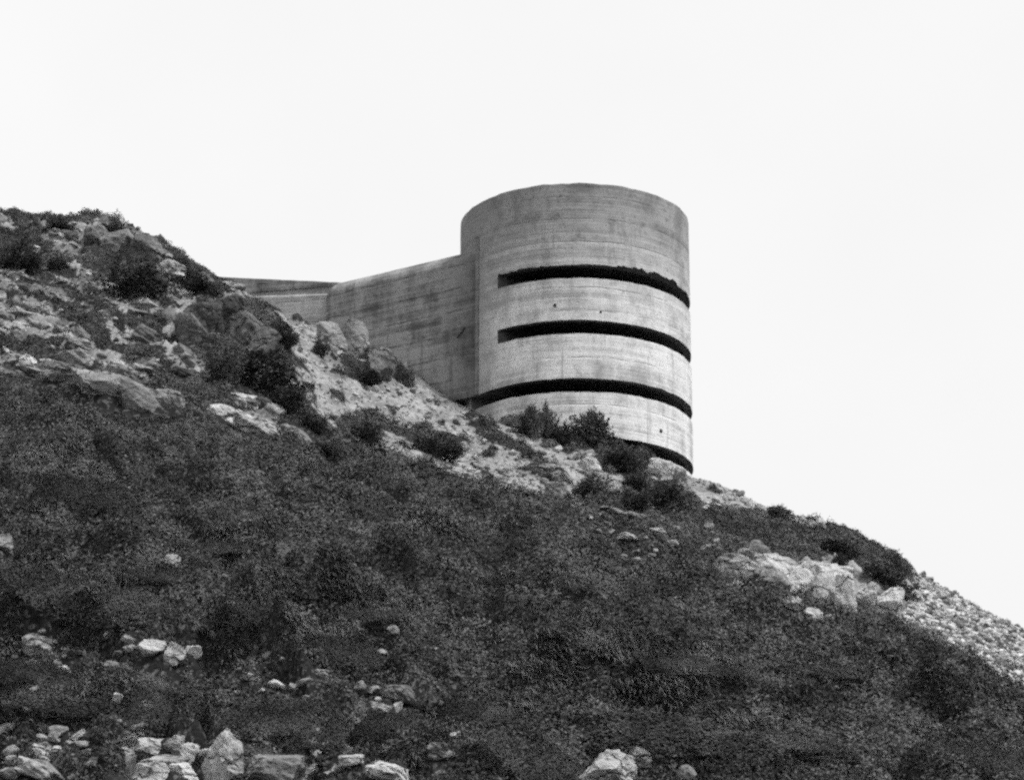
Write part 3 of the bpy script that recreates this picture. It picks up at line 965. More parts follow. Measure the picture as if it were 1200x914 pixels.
G_LOW = 'boulders at the foot of the slope'
ROCKS = [
    # px, base py, width, height, label, material, boxy, tilt, options
    (260, 918, 48, 62, 'tall upright pale boulder at the foot of the slope', M_ROCK, 0.35, 0.08, {}),
    (321, 924, 70, 44, 'wide round topped boulder beside the tall upright one', M_ROCK, 0.45, 0.05, {}),
    (150, 886, 44, 26, 'bright white flat topped block on the jumbled ledge', M_ROCK, 0.7, -0.15, {}),
    (715, 922, 62, 42, 'largest white rock on the lower edge of the dark turf', M_ROCK, 0.5, 0.2, {}),
    (750, 908, 32, 30, 'grey leaning rock touching the largest white rock', M_ROCK, 0.5, 0.45, {}),
    (804, 920, 24, 24, 'small white rock alone beyond the leaning grey rock', M_ROCK, 0.4, 0.3, {}),
    (46, 914, 58, 24, 'long white slab slanting out of the ground', M_ROCK, 0.75, 0.42, {}),
    (10, 918, 28, 18, 'pale stone by the slanting white slab', M_ROCK, 0.5, 0.1, {}),
    (67, 866, 24, 15, 'flat capped stone with a dark hollow under it', M_ROCK_MID, 0.7, 0.0, {}),
    (88, 868, 26, 9, 'thin pale slab tilted beside the flat capped stone', M_ROCK, 0.8, -0.5, {}),
    (96, 878, 22, 10, 'smooth oval stone below the thin tilted slab', M_ROCK, 0.2, -0.1, {}),
    (47, 872, 14, 9, 'small pale stone at the head of the lowest stony patch', M_ROCK, 0.3, 0.0, {}),
    (108, 900, 14, 12, 'blunt grey stone beside the jumbled ledge', M_ROCK_MID, 0.4, 0.0, {}),
    (42, 772, 42, 28, 'double humped grey boulder above the dark bank', M_ROCK_MID, 0.25, 0.0, {}),
    (74, 788, 16, 9, 'little pale wedge of stone below the double humped boulder', M_ROCK, 0.5, 0.3, {}),
    (150, 755, 18, 11, 'small white stone on top of the boulder row', M_ROCK, 0.3, 0.0, {}),
    (153, 766, 20, 12, 'white stone wedged against the big oval boulder', M_ROCK, 0.3, 0.2, {}),
    (175, 772, 36, 23, 'big smooth oval boulder in the row of four', M_ROCK, 0.2, 0.1, {}),
    (204, 780, 25, 24, 'white squarish boulder next to the oval one', M_ROCK, 0.45, 0.3, {}),
    (226, 770, 20, 15, 'pale stone at the end of the boulder row', M_ROCK, 0.35, 0.1, {}),
    (130, 783, 18, 9, 'grey triangular stone below the boulder row', M_ROCK_MID, 0.5, 0.0, {}),
    (84, 768, 30, 8, 'flat grey slab between the humped boulder and the row', M_ROCK_MID, 0.7, 0.0, {}),
    (201, 668, 20, 19, 'white pointed stone alone in the upper dark turf', M_ROCK, 0.4, 0.3, {}),
    (145, 686, 13, 13, 'egg shaped white stone in the dark turf', M_ROCK, 0.2, 0.0, {}),
    (157, 686, 10, 14, 'narrow grey stone beside the egg shaped one', M_ROCK_MID, 0.4, 0.0, {}),
    (4, 646, 24, 22, 'pale boulder cut by the edge of the view', M_ROCK_MID, 0.3, 0.2, {}),
    (323, 808, 19, 11, 'twin white stones close together in the turf', M_ROCK, 0.5, 0.5, {}),
    (294, 798, 20, 8, 'flat white slab lying in the turf', M_ROCK, 0.7, 0.15, {}),
    (357, 804, 21, 9, 'oval white stone beside a grey hump', M_ROCK, 0.25, 0.0, {}),
    (378, 797, 20, 13, 'grey hump of stone beside the oval white stone', M_ROCK_MID, 0.25, 0.2, {}),
    (422, 812, 13, 14, 'small leaning white stone below the grey hump', M_ROCK, 0.4, 0.7, {}),
    (470, 824, 48, 24, 'pale boulder half draped with turf', M_ROCK_MID, 0.3, 0.35, {}),
    (446, 837, 24, 12, 'bright stone just under the turf draped boulder', M_ROCK, 0.35, 0.0, {}),
    (422, 829, 11, 6, 'chip of white stone by the turf draped boulder', M_ROCK, 0.4, 0.0, {}),
    (422, 853, 16, 7, 'thin white stone on the dark bank', M_ROCK, 0.5, 0.2, {}),
    (411, 898, 30, 14, 'knobbly white stone at the lower edge of the turf', M_ROCK, 0.3, -0.2, {}),
    (397, 910, 34, 13, 'pale flat stone under the knobbly one', M_ROCK, 0.5, 0.0, {}),
    (455, 918, 54, 26, 'broad white rock at the lower edge of the turf', M_ROCK, 0.4, 0.1, {}),
    (512, 892, 28, 20, 'grey rock shouldering out of the turf mound', M_ROCK_MID, 0.4, 0.0, {}),
    (736, 634, 28, 8, 'string of low pale stones below the tower', M_ROCK, 0.6, 0.25, {}),
    (770, 627, 20, 9, 'white slab with dark gap beneath below the tower', M_ROCK, 0.7, 0.2, {}),
    (789, 641, 14, 9, 'stubby white stone below the slab with the gap', M_ROCK, 0.4, 0.1, {}),
    (831, 649, 28, 11, 'smooth pale slab just above the cracked crag', M_ROCK, 0.5, 0.05, {}),
    (831, 621, 12, 9, 'tiny white stone in the heath above the pale slab', M_ROCK, 0.5, 0.0, {}),
    (717, 603, 40, 11, 'long broken pale slab under the dark shrubs', M_ROCK, 0.7, 0.4, {}),
    (745, 607, 30, 8, 'low pale slab continuing the broken one', M_ROCK, 0.7, 0.3, {}),
    (692, 552, 26, 17, 'square pale block under the shrubs of the tower', M_ROCK, 0.8, 0.0, {}),
    (718, 555, 24, 10, 'low pale stone beside the square block', M_ROCK, 0.6, 0.0, {}),
    (655, 584, 34, 18, 'pale crumbling rock at the tip of the gravel tongue', M_ROCK, 0.6, 0.3, {}),
    (720, 580, 18, 16, 'upright pale stone in front of the dark shrubs', M_ROCK, 0.5, 0.2, {}),
    (583, 570, 22, 12, 'round whitish rock in the gravel tongue', M_ROCK, 0.35, 0.0, {}),
    (640, 552, 20, 10, 'rounded rock on the gravel near the tower', M_ROCK_MID, 0.35, 0.1, {}),
    (766, 557, 20, 20, 'light upright block under the lowest slit', M_ROCK, 0.6, 0.0, {}),
    (782, 558, 14, 18, 'narrow light block under the lowest slit', M_ROCK, 0.6, 0.15, {}),
    (797, 562, 15, 14, 'pale wedge at the very foot of the tower', M_ROCK, 0.6, 0.3, {}),
    (930, 716, 24, 16, 'craggy white stone fallen below the crag', M_ROCK, 0.5, 0.2, {}),
    (953, 728, 22, 17, 'bright white stone farther below the crag', M_ROCK, 0.3, 0.0, {}),
    (971, 732, 13, 13, 'small white pebble last below the crag', M_ROCK, 0.4, 0.0, {}),
    (904, 702, 14, 8, 'pale stone against the base of the crag', M_ROCK, 0.5, 0.4, {}),
    (865, 688, 14, 8, 'little white stone beside the shrub on the crag', M_ROCK, 0.5, 0.2, {}),
]
for i, (px, py, w, h, lab, m, bx, tl, opt) in enumerate(ROCKS):
    small = max(w, h) < 26
    put_rock(px, py, w, h, lab, 100 + i * 7, m, bx, 9, 'stone' if small else 'boulder', 'stone' if small else 'boulder', None, tl, roll=random.uniform(-0.3, 0.3), **opt)


def outcrop(name, label, cat, blocks, m, part='rock_block', rough=0.10):
    """A crag of several joined blocks: blocks are px, base py, width, height, boxy, tilt, depth factor, labels."""
    ps = [ground(b[0], b[1]) for b in blocks]
    c = np.mean(ps, 0)
    root = empty(name, tuple(c))
    for k, (b, p) in enumerate(zip(blocks, ps)):
        s = mpp(p)
        W, H = b[2] * s * 1.05, b[3] * s / 0.93
        sink = 0.28
        H2 = H / (1 - sink)
        D = W * b[6]
        me = rock_mesh(part, hash(name) % 97 * 0 + int(b[0] * 3 + b[1] * 7), (W, D, H2), 10, b[4], rough, 5)
        link(part, me, m, root, (p[0] - c[0], p[1] + D * 0.3 - c[1], p[2] + H2 * (0.5 - sink) - c[2]), (0, b[5], random.uniform(-0.2, 0.2)))
        STONES.append((p[0], p[1] + D * 0.3, W * 0.5, H))
    tag(root, label, cat)
    return root


outcrop('rock_outcrop', 'cracked pale crag standing out of the dark turf above the scree', 'rock outcrop', [
    (866, 679, 58, 28, 0.5, 0.1, 0.6), (915, 688, 84, 38, 0.7, 0.18, 0.5), (962, 700, 84, 44, 0.75, 0.08, 0.5), (905, 693, 44, 30, 0.75, 0.15, 0.8), (938, 698, 40, 34, 0.7, 0.1, 0.7), (968, 706, 36, 40, 0.8, 0.05, 0.7), (993, 715, 26, 46, 0.85, 0.03, 0.8), (1017, 713, 22, 32, 0.8, 0.08, 0.9), (1045, 719, 34, 34, 0.65, 0.25, 0.8), (930, 670, 76, 16, 0.7, 0.12, 0.8), (978, 676, 50, 16, 0.7, 0.1, 0.8), (900, 664, 34, 12, 0.6, 0.1, 0.8)], M_ROCK)
outcrop('rock_outcrop', 'split grey blocks leaning against the foot of the tower wing', 'rock outcrop', [
    (388, 412, 34, 38, 0.7, -0.1, 0.9), (416, 418, 36, 46, 0.75, 0.12, 0.9), (444, 440, 34, 36, 0.65, 0.35, 0.9), (468, 448, 24, 28, 0.5, 0.4, 0.9)], M_ROCK_MID)
outcrop('rock_outcrop', 'jumbled pale ledge beside the tall upright boulder', 'rock outcrop', [
    (150, 914, 40, 30, 0.6, 0.1, 0.8), (180, 886, 46, 22, 0.7, 0.0, 0.7), (208, 884, 40, 20, 0.7, 0.1, 0.7), (190, 903, 62, 20, 0.7, -0.05, 0.7), (222, 900, 28, 26, 0.6, 0.0, 0.8), (182, 920, 56, 24, 0.6, 0.0, 0.8), (214, 922, 36, 26, 0.6, 0.15, 0.8)], M_ROCK, rough=0.11)
outcrop('rock_outcrop', 'dark jointed blocks at the shoulder of the rocky knoll', 'rock outcrop', [
    (232, 390, 46, 42, 0.7, 0.2, 0.9), (222, 402, 44, 36, 0.6, 0.3, 0.9), (282, 398, 50, 34, 0.6, 0.2, 0.9), (262, 372, 40, 34, 0.55, 0.3, 0.9), (306, 410, 34, 30, 0.5, 0.6, 0.9)], M_ROCK_DARK)
outcrop('rock_outcrop', 'rounded grey tor on the skyline of the knoll', 'rock outcrop', [
    (138, 294, 46, 30, 0.5, 0.1, 0.9), (170, 304, 44, 32, 0.5, 0.25, 0.9), (112, 284, 30, 20, 0.5, 0.0, 0.9), (196, 326, 40, 24, 0.5, 0.35, 0.9), (240, 336, 30, 16, 0.4, 0.3, 0.9)], M_ROCK_MID)
outcrop('rock_outcrop', 'stepped pale ledges at the lower corner of the rocky knoll', 'rock outcrop', [
    (258, 486, 36, 14, 0.6, 0.2, 0.8), (288, 474, 36, 14, 0.7, 0.3, 0.8), (318, 488, 32, 16, 0.7, 0.35, 0.8), (300, 506, 60, 18, 0.65, 0.3, 0.7), (345, 512, 50, 12, 0.7, 0.4, 0.7), (270, 500, 34, 12, 0.6, 0.2, 0.8)], M_ROCK)
outcrop('rock_outcrop', 'broad pale rock face above the dark turf of the knoll', 'rock outcrop', [
    (70, 448, 84, 26, 0.25, 0.22, 0.5), (118, 462, 84, 30, 0.3, 0.25, 0.5), (160, 474, 60, 30, 0.35, 0.2, 0.5), (196, 478, 40, 24, 0.4, 0.2, 0.7), (140, 448, 60, 20, 0.3, 0.3, 0.6), (95, 430, 60, 18, 0.3, 0.3, 0.6)], M_ROCK_MID)

# bedrock slabs breaking through the turf of the knoll
slab_meshes = [rock_mesh('rock_slab', 900 + k, (1, 0.7, 0.45), 9, 0.6, 0.13, 4) for k in range(7)]
k = 0
r2 = np.random.default_rng(77)
while k < 150:
    px, py = r2.uniform(0, 370), r2.uniform(262, 520)
    p = ground(px, py)
    if float(sample(HR, p[:1], p[1:2])[0]) < 0.5: continue
    wpx = r2.uniform(9, 36) * (0.7 if py < 330 else 1)
    s = wpx * mpp(p)
    o = link('rock_slab', slab_meshes[k % 7], (M_ROCK_DARK, M_ROCK_MID, M_ROCK_MID, M_ROCK)[r2.integers(4)], None, (p[0], p[1] + s * 0.15, p[2] + 0.06 * s), (r2.uniform(-.2, .2), R(22) + r2.uniform(-.25, .25), r2.uniform(-0.5, 0.5)), (s, s, s * r2.uniform(0.7, 1.3)))
    tag(o, 'weathered slab of bedrock breaking through the turf of the rocky knoll', 'rock', 'bedrock slabs on the knoll')
    STONES.append((p[0], p[1], s * 0.35, s * 0.2))
    k += 1

# larger stones of the scree and of the gravel tongue, each its own
stone_meshes = [rock_mesh('scree_stone', 700 + k, (1, 0.8, 0.6), 8, 0.55, 0.07, 3) for k in range(8)]


def scatter_stones(name, label, cat, group, count, box, weight, lo, hi, mats, seed, sink=0.1):
    r = np.random.default_rng(seed)
    k = tries = 0
    while k < count and tries < count * 40:
        tries += 1
        px, py = r.uniform(box[0], box[2]), r.uniform(box[1], box[3])
        p = ground(px, py)
        if float(sample(weight, p[:1], p[1:2])[0]) < 0.55: continue
        a, b, d = project(p[0], p[1], p[2])
        if abs(float(b) - py) > 4: continue
        s = float(r.uniform(lo, hi))
        o = link(name, stone_meshes[r.integers(8)], mats[r.integers(len(mats))], None, (p[0], p[1], p[2] + s * (0.3 - sink)), tuple(r.uniform(-0.6, 0.6, 2)) + (r.uniform(0, 6.28),), (s, s, s))
        tag(o, label, cat, group)
        if sink > 0.15: STONES.append((p[0], p[1], s * 0.5, s * 0.4))
        k += 1


scatter_stones('scree_stone', 'angular pale stone lying on the steep scree', 'stone', 'larger stones on the scree', 130, (1050, 670, 1198, 800), HC, 0.20, 0.46, (M_ROCK, M_ROCK, M_ROCK_MID), 3)
scatter_stones('loose_stone', 'loose stone on the pale gravel slope below the tower', 'stone', 'loose stones on the gravel slope', 110, (330, 375, 930, 605), HS, 0.22, 0.6, (M_ROCK, M_ROCK, M_ROCK_MID), 4)
scatter_stones('loose_stone', 'loose stone among the rock at the foot of the slope', 'stone', 'loose stones at the foot of the slope', 65, (0, 742, 540, 913), HR, 0.2, 0.6, (M_ROCK, M_ROCK, M_ROCK_MID), 6)
scatter_stones('turf_stone', 'small pale stone half buried in the dark turf low on the slope', 'stone', 'small stones in the low turf', 55, (0, 735, 540, 913), 1 - HR, 0.22, 0.55, (M_ROCK, M_ROCK, M_ROCK_MID), 16, 0.16)
scatter_stones('turf_stone', 'small pale stone in the turf between the tower and the crag', 'stone', 'small stones in the turf below the tower', 26, (690, 585, 850, 660), 1 - HS, 0.2, 0.5, (M_ROCK, M_ROCK), 17, 0.16)


def add_tone(me, tone):
    at_ = me.attributes.new('tone', 'FLOAT', 'POINT')
    at_.data.foreach_set('value', np.asarray(tone, np.float32))


# ------------------------------------------------------------------ small rubble (uncountable)
def pebble_cloud(name, pts_xy, sizes, m, seed):
    r = np.random.default_rng(seed)
    bV, bF = ico(1)
    protos = []
    for k in range(6):
        v = bV * (1 + r.uniform(-0.3, 0.25, (len(bV), 1)))
        v = v * np.array([1, 0.8, 0.6])
        protos.append(v)
    nV, nF = len(bV), len(bF)
    N = len(pts_xy)
    ang = r.uniform(0, 6.28, N); ca_, sa_ = np.cos(ang), np.sin(ang)
    pk = r.integers(0, 6, N)
    P = np.array(protos)[pk] * sizes[:, None, None]
    x = P[:, :, 0] * ca_[:, None] - P[:, :, 1] * sa_[:, None]
    y = P[:, :, 0] * sa_[:, None] + P[:, :, 1] * ca_[:, None]
    tx = r.uniform(-0.5, 0.5, N)[:, None]
    z = P[:, :, 2] + tx * x
    zz = height(pts_xy[:, 0], pts_xy[:, 1])
    V = np.stack([x + pts_xy[:, :1], y + pts_xy[:, 1:2], z + (zz + sizes * 0.15)[:, None]], -1).reshape(-1, 3)
    Fc = (bF[None] + (np.arange(N) * nV)[:, None, None]).reshape(-1, 3)
    me = mesh_np(name, V, Fc, np.full(len(Fc), 3), False)
    add_tone(me, np.repeat(r.random(N), nV))
    o = link(name, me, m)
    tag(o, kind='stuff')
    return o


def cover_points(weight, thr, dens, box):
    x0, y0, x1, y1 = box
    N = int((x1 - x0) * (y1 - y0) * dens)
    P = np.stack([rng.uniform(x0, x1, N), rng.uniform(y0, y1, N)], 1)
    w = sample(weight, P[:, 0], P[:, 1])
    return P[w > thr]


ps_ = cover_points(HC, 0.35, 26, (14, 105, 32, 150))
tag(pebble_cloud('scree', ps_, 0.04 + 0.16 * rng.random(len(ps_)) ** 2.2 + 0.1 * (rng.random(len(ps_)) < .05), M_RUBBLE, 21), 'steep bank of broken pale stones running down beside the dark turf', 'scree')
ps_ = cover_points(HS, 0.4, 7, (-14, 120, 18, 158))
tag(pebble_cloud('gravel', ps_, rng.uniform(0.03, 0.12, len(ps_)), M_RUBBLE, 22), 'pale gravel and grit strewn over the bare slope below the tower', 'gravel')
ps_ = cover_points(HR, 0.4, 9, (-30, 82, 6, 155))
tag(pebble_cloud('rubble', ps_, rng.uniform(0.05, 0.2, len(ps_)), M_RUBBLE_MID, 23), 'broken rock rubble scattered over bare rocky ground', 'rubble')


# ------------------------------------------------------------------ turf, heath and grass (uncountable)
def leaf_quads(C, D, U, ln, wd):
    """Rhombic leaves: centre base C, direction D, side U."""
    p0 = C
    p2 = C + D * ln[:, None]
    mid = C + D * (ln * 0.45)[:, None]
    nrm = np.cross(D, U)
    p1 = mid + U * wd[:, None] * 0.5 + nrm * (wd * 0.15)[:, None]
    p3 = mid - U * wd[:, None] * 0.5 + nrm * (wd * 0.15)[:, None]
    return np.stack([p0, p1, p2, p3], 1).reshape(-1, 3)


def unit(v):
    return v / (np.linalg.norm(v, axis=1, keepdims=True) + 1e-9)


stones_arr = np.array(STONES)


def clear_of_stones(P, pad=0.05):
    keep = np.ones(len(P), bool)
    for x, y, rad, h in stones_arr:
        dx, dy = P[:, 0] - x, P[:, 1] - y
        k_ = 0.7 if rad > 0.9 else 1.0
        keep &= ~((dx / (rad * k_ + pad)) ** 2 + (dy / (rad * k_ + pad + 0.1)) ** 2 < 1)
    return keep


def low_before_stones(P):
    """Grazed-down growth in front of the rocks."""
    f = np.ones(len(P))
    for x, y, rad, h in stones_arr:
        dx, dy = P[:, 0] - x, P[:, 1] - y
        m_ = (np.abs(dx) < rad + 0.12) & (dy < rad) & (dy > -rad - (1.7 if rad < 0.9 else 0.9))
        f[m_] = 0.28
    return f


def turf_points(dens_fn, box, dens_max, crest=False):
    x0, y0, x1, y1 = box
    N = int((x1 - x0) * (y1 - y0) * dens_max * 2.2)
    P = np.stack([rng.uniform(x0, x1, N), rng.uniform(y0, y1, N)], 1)
    bare = np.clip(sample(HR, P[:, 0], P[:, 1]) * 1.15 + sample(HS, P[:, 0], P[:, 1]) * 1.25 + sample(HC, P[:, 0], P[:, 1]) * 1.3, 0, 1)
    z = height(P[:, 0], P[:, 1])
    px, py, d = project(P[:, 0], P[:, 1], z)
    keep = (px > -170) & (px < 1380) & (py < 1010) & (py > 160)
    ba = 0.68 + fbm(P[:, 0] * 2.2, P[:, 1] * 2.2, 3, 333) * 0.3
    keep &= (bare < np.clip(ba, 0.5, 0.92)) | (rng.random(N) < 0.035)
    e = 0.3
    gx_ = (height(P[:, 0] + e, P[:, 1]) - height(P[:, 0] - e, P[:, 1])) / (2 * e)
    gy_ = (height(P[:, 0], P[:, 1] + e) - height(P[:, 0], P[:, 1] - e)) / (2 * e)
    keep &= rng.random(N) < dens_fn(P) / dens_max / 2.2 * np.clip(np.sqrt(1 + gx_ ** 2 + gy_ ** 2) / 1.7, 0.5, 2.2)
    P, z = P[keep], z[keep]
    k2 = clear_of_stones(P)
    l1, l2 = lumps(P[:, 0], P[:, 1]); la = lump_amount(P[:, 0], P[:, 1])
    k2 &= rng.random(len(P)) < 1 - la * 0.85 * (1 - sstep(0.05, 0.55, np.minimum(l1 * 1.3, l2)))
    k2 &= (P[:, 0] - XC) ** 2 + (P[:, 1] - YC) ** 2 > (RAD + 0.15) ** 2
    if crest:
        k2 &= rng.random(len(P)) < sstep(0.35, 0.9, l1 * 0.6 + l2 * 0.5) + 0.1
    return P[k2], z[k2]


def heath(name, P, z, per, r0, m, lsize, up=0.55, hgt=0.30):
    """Cushions: leaves over the shell of many small domes."""
    N = len(P)
    big = 1 + fbm(P[:, 0] * 0.5, P[:, 1] * 0.5, 3, 71) * 0.7
    sc = rng.uniform(0.55, 1.35, N) * big
    cush = rng.random(N) < 0.045                      # now and then a far bigger cushion
    low = low_before_stones(P)
    cush &= low > 0.9
    sc = np.where(cush, sc * rng.uniform(1.7, 2.6, N), sc) * (1 - 0.42 * sstep(108, 138, P[:, 1]))
    hs = np.where(low < 0.9, 0.25, 1.0)
    bare = sample(HR, P[:, 0], P[:, 1]) + sample(HS, P[:, 0], P[:, 1]) + sample(HC, P[:, 0], P[:, 1])
    sc = sc * (1 - 0.4 * np.clip(bare, 0, 1))
    cnt = np.where(cush, per * 5, per)
    T = np.repeat(np.arange(N), cnt)
    n_ = len(T)
    th = rng.uniform(0, 6.283, n_); q = np.sqrt(rng.random(n_))
    rr = q * r0 * sc[T] * (1 + 0.25 * np.sin(th * 3 + T))
    C = np.stack([P[T, 0] + rr * np.cos(th), P[T, 1] + rr * np.sin(th), np.zeros(n_)], 1)
    dome = np.sqrt(np.clip(1 - q ** 2 * 0.9, 0, 1))
    C[:, 2] = height(C[:, 0], C[:, 1]) - np.where(hs < 0.9, -0.015, 0.04)[T] + hgt * hs[T] * sc[T] * dome * rng.uniform(0.55, 1.05, n_)
    # leaves lie roughly along the surface of their cushion
    e = 0.25
    gx_ = (height(P[:, 0] + e, P[:, 1]) - height(P[:, 0] - e, P[:, 1])) / (2 * e)
    gy_ = (height(P[:, 0], P[:, 1] + e) - height(P[:, 0], P[:, 1] - e)) / (2 * e)
    tn = unit(np.stack([-gx_, -gy_, np.ones(N)], 1))
    nv = unit(tn[T] + np.stack([np.cos(th) * q, np.sin(th) * q, np.zeros(n_)], 1) * 0.75 + rng.normal(0, 0.33, (n_, 3)))
    D = rng.normal(size=(n_, 3))
    D = unit(D - (D * nv).sum(1, keepdims=True) * nv)
    U = np.cross(nv, D)
    ln = lsize * rng.uniform(0.6, 1.5, n_) * np.sqrt(np.minimum(sc[T], 1.3))
    V = leaf_quads(C, D, U, ln, ln * rng.uniform(0.3, 0.55, n_))
    me = mesh_np(name, V, np.arange(len(V)), np.full(n_, 4), False)
    spark = np.where(rng.random(n_) < 0.2, rng.uniform(0.5, 1.25, n_), rng.uniform(0, 0.3, n_))   # random pale leaves paint lit specks among dark ones
    tone = np.clip(rng.normal(0.4, 0.34, N)[T] * 0.6 + spark, 0, 1.7)
    add_tone(me, np.repeat(tone, 4))
    o = link(name, me, m)
    tag(o, kind='stuff')
    return o


def grass(name, P, z, per, length, m):
    """Drooping blades combed down the slope, three segments each."""
    N = len(P)
    T = np.repeat(np.arange(N), per)
    n_ = len(T)
    th = rng.uniform(0, 6.283, n_); rr = rng.random(n_) * 0.14
    C = np.stack([P[T, 0] + rr * np.cos(th), P[T, 1] + rr * np.sin(th), np.zeros(n_)], 1)
    C[:, 2] = height(C[:, 0], C[:, 1]) - 0.02
    fl = np.stack([0.45 + fbm(P[:, 0] * .4, P[:, 1] * .4, 2, 5), -0.6 + fbm(P[:, 0] * .4, P[:, 1] * .4, 2, 6)], 1)
    D0 = unit(np.stack([np.cos(th) * .7 + fl[T, 0], np.sin(th) * .7 + fl[T, 1], np.full(n_, 1.1)], 1))
    ln = length * rng.uniform(0.5, 1.4, n_) * (low_before_stones(P) * (1 - 0.4 * sstep(108, 138, P[:, 1])))[T]
    sag = rng.uniform(0.7, 1.5, n_)
    U = unit(np.cross(D0, rng.normal(size=(n_, 3)) * 0.5 + np.array([0, 0, 1.0])))
    wd = 0.026 * rng.uniform(0.7, 1.5, n_)
    rows = []
    for f, wf in ((0, 1.0), (0.4, 0.9), (0.75, 0.6), (1.0, 0.08)):
        c = C + D0 * (ln * f)[:, None]
        c[:, 2] -= sag * ln * f * f * 0.75
        hor = D0.copy(); hor[:, 2] = 0
        c += hor * (ln * f * f * 0.35)[:, None]
        rows += [c - U * (wd * wf)[:, None] * .5, c + U * (wd * wf)[:, None] * .5]
    V = np.stack(rows, 1).reshape(-1, 3)
    b = (np.arange(n_) * 8)[:, None]
    q = np.concatenate([b + np.array([[0, 1, 3, 2]]), b + np.array([[2, 3, 5, 4]]), b + np.array([[4, 5, 7, 6]])], 1).reshape(-1, 4)
    me = mesh_np(name, V, q, np.full(len(q), 4), False)
    tone = np.clip(rng.normal(0.5, 0.25, N)[T] * 0.6 + rng.random(n_) * 0.5, 0, 1)
    add_tone(me, np.repeat(tone, 8))
    o = link(name, me, m)
    tag(o, kind='stuff')
    return o


BOX = (-33, 82, 33, 156)
P1, z1 = turf_points(lambda P: np.clip(30 - 10 * sstep(90, 130, P[:, 1]), 0, 30), BOX, 30)
tag(heath('heath', P1, z1, 28, 0.26, M_HEATH, 0.112, 0.5, 0.34), 'dark low heath matting the whole hillside', 'heath')
P2, z2 = turf_points(lambda P: 6 * (0.35 + np.clip(fbm(P[:, 0] * .3, P[:, 1] * .3, 3, 99) * 2, 0, 1)), BOX, 12, True)
tag(grass('grass', P2, z2, 14, 0.42, M_GRASS), 'dry grass blades drooping down the dark slope', 'grass')

# pale dry grass along the crests of the banks, followed along the ground
CRESTS = [
    ([(22, 540), (50, 533), (80, 537), (110, 550), (135, 575)], 1.0), ([(390, 702), (430, 698), (465, 706), (495, 728)], 1.0), ([(395, 715), (440, 722), (480, 735)], 0.6), ([(625, 708), (680, 740), (725, 765)], 0.8),
    ([(700, 728), (760, 760), (820, 792)], 0.7), ([(0, 788), (60, 792), (150, 795)], 0.9), ([(150, 808), (180, 795), (215, 790)], 0.8), ([(130, 850), (165, 828), (200, 822), (240, 832)], 1.0),
    ([(560, 838), (600, 820), (680, 825), (760, 835)], 0.6), ([(170, 630), (195, 640), (225, 655)], 0.6), ([(240, 650), (300, 668), (350, 690)], 0.6), ([(1065, 850), (1090, 862), (1130, 885), (1190, 905)], 0.7),
    ([(20, 600), (60, 590), (100, 598)], 0.6), ([(300, 742), (340, 745), (390, 738)], 0.5), ([(860, 745), (900, 765), (950, 775)], 0.5), ([(480, 890), (510, 872), (560, 868)], 0.7), ([(870, 905), (960, 900), (1040, 902)], 0.8),
]
MOUNDS = [
    (70, 852, 170, 46, 'long dark bramble mound under the double humped boulder', 0), (195, 856, 120, 50, 'bramble mound above the jumbled ledge', 3), (330, 878, 120, 58, 'black bramble thicket behind the wide round topped boulder', 1),
    (380, 778, 106, 38, 'black bramble mound above the oval white stone', 4), (780, 882, 220, 52, 'widest dark bramble mound behind the largest white rock', 2), (600, 912, 130, 48, 'bramble mound beside the largest white rock', 5),
    (930, 892, 150, 36, 'low dark bramble mound ending the widest one', 0), (85, 602, 120, 50, 'grass crested bramble hump high on the turf', 3), (450, 737, 110, 28, 'long bramble hump below a curved pale grass crest', 1),
    (690, 768, 120, 26, 'dark bramble bank slanting under a pale grass crest', 4), (805, 792, 100, 24, 'second slanting bramble bank just downhill of the first', 2), (30, 716, 130, 50, 'dark bramble mound below the pale boulder at the edge of the view', 5),
    (275, 655, 80, 26, 'dark bramble hollow beside the white pointed stone', 1), (470, 868, 120, 34, 'dark bramble mound below the turf draped boulder', 3), (135, 730, 140, 46, 'dark bramble mound above the row of four boulders', 2), (1130, 905, 120, 42, 'rounded bramble mound low on the far end of the slope', 4),
    (180, 690, 90, 30, 'bramble hump just below the egg shaped white stone', 0), (300, 740, 110, 34, 'bramble hump between the boulder row and the black mound', 5), (560, 850, 100, 30, 'bramble hump uphill of the mound by the largest white rock', 3), (25, 810, 90, 40, 'bramble hump under the double humped boulder at the edge of the view', 1),
    (620, 690, 90, 18, 'flat dark bramble streak in the middle of the turf', 2), (960, 800, 120, 26, 'dark bramble streak far below the cracked crag', 0),
]
CRESTS += [(l_, 0.45) for l_, h_ in FOLDS]
for px, py, w, h, lab, var in MOUNDS:
    q = w * 0.46
    CRESTS.append(([(px - q, py - h * 0.55), (px - q * .55, py - h * 0.98), (px, py - h * 1.15), (px + q * .55, py - h * 0.9), (px + q, py - h * 0.45)], 0.85))
cp = []
for line, amt in CRESTS:
    for (xa, ya), (xb, yb) in zip(line[:-1], line[1:]):
        m_ = int(math.hypot(xb - xa, yb - ya) / 0.9 * amt)
        for k in range(m_):
            f = (k + random.random()) / m_
            p = ground(xa + (xb - xa) * f + random.gauss(0, 2.5), ya + (yb - ya) * f - 2 + random.gauss(0, 2.6))
            cp.append((p[0] + random.gauss(0, .1), p[1] + random.gauss(0, .12)))
cp = np.array(cp)
cp = cp[clear_of_stones(cp)]
tag(grass('dry_grass', cp, None, 22, 0.46, leaf_material('dry_grass_blades', 0.06, 0.24, 0.5)), 'pale dry grass along the crests of the turf banks', 'grass')

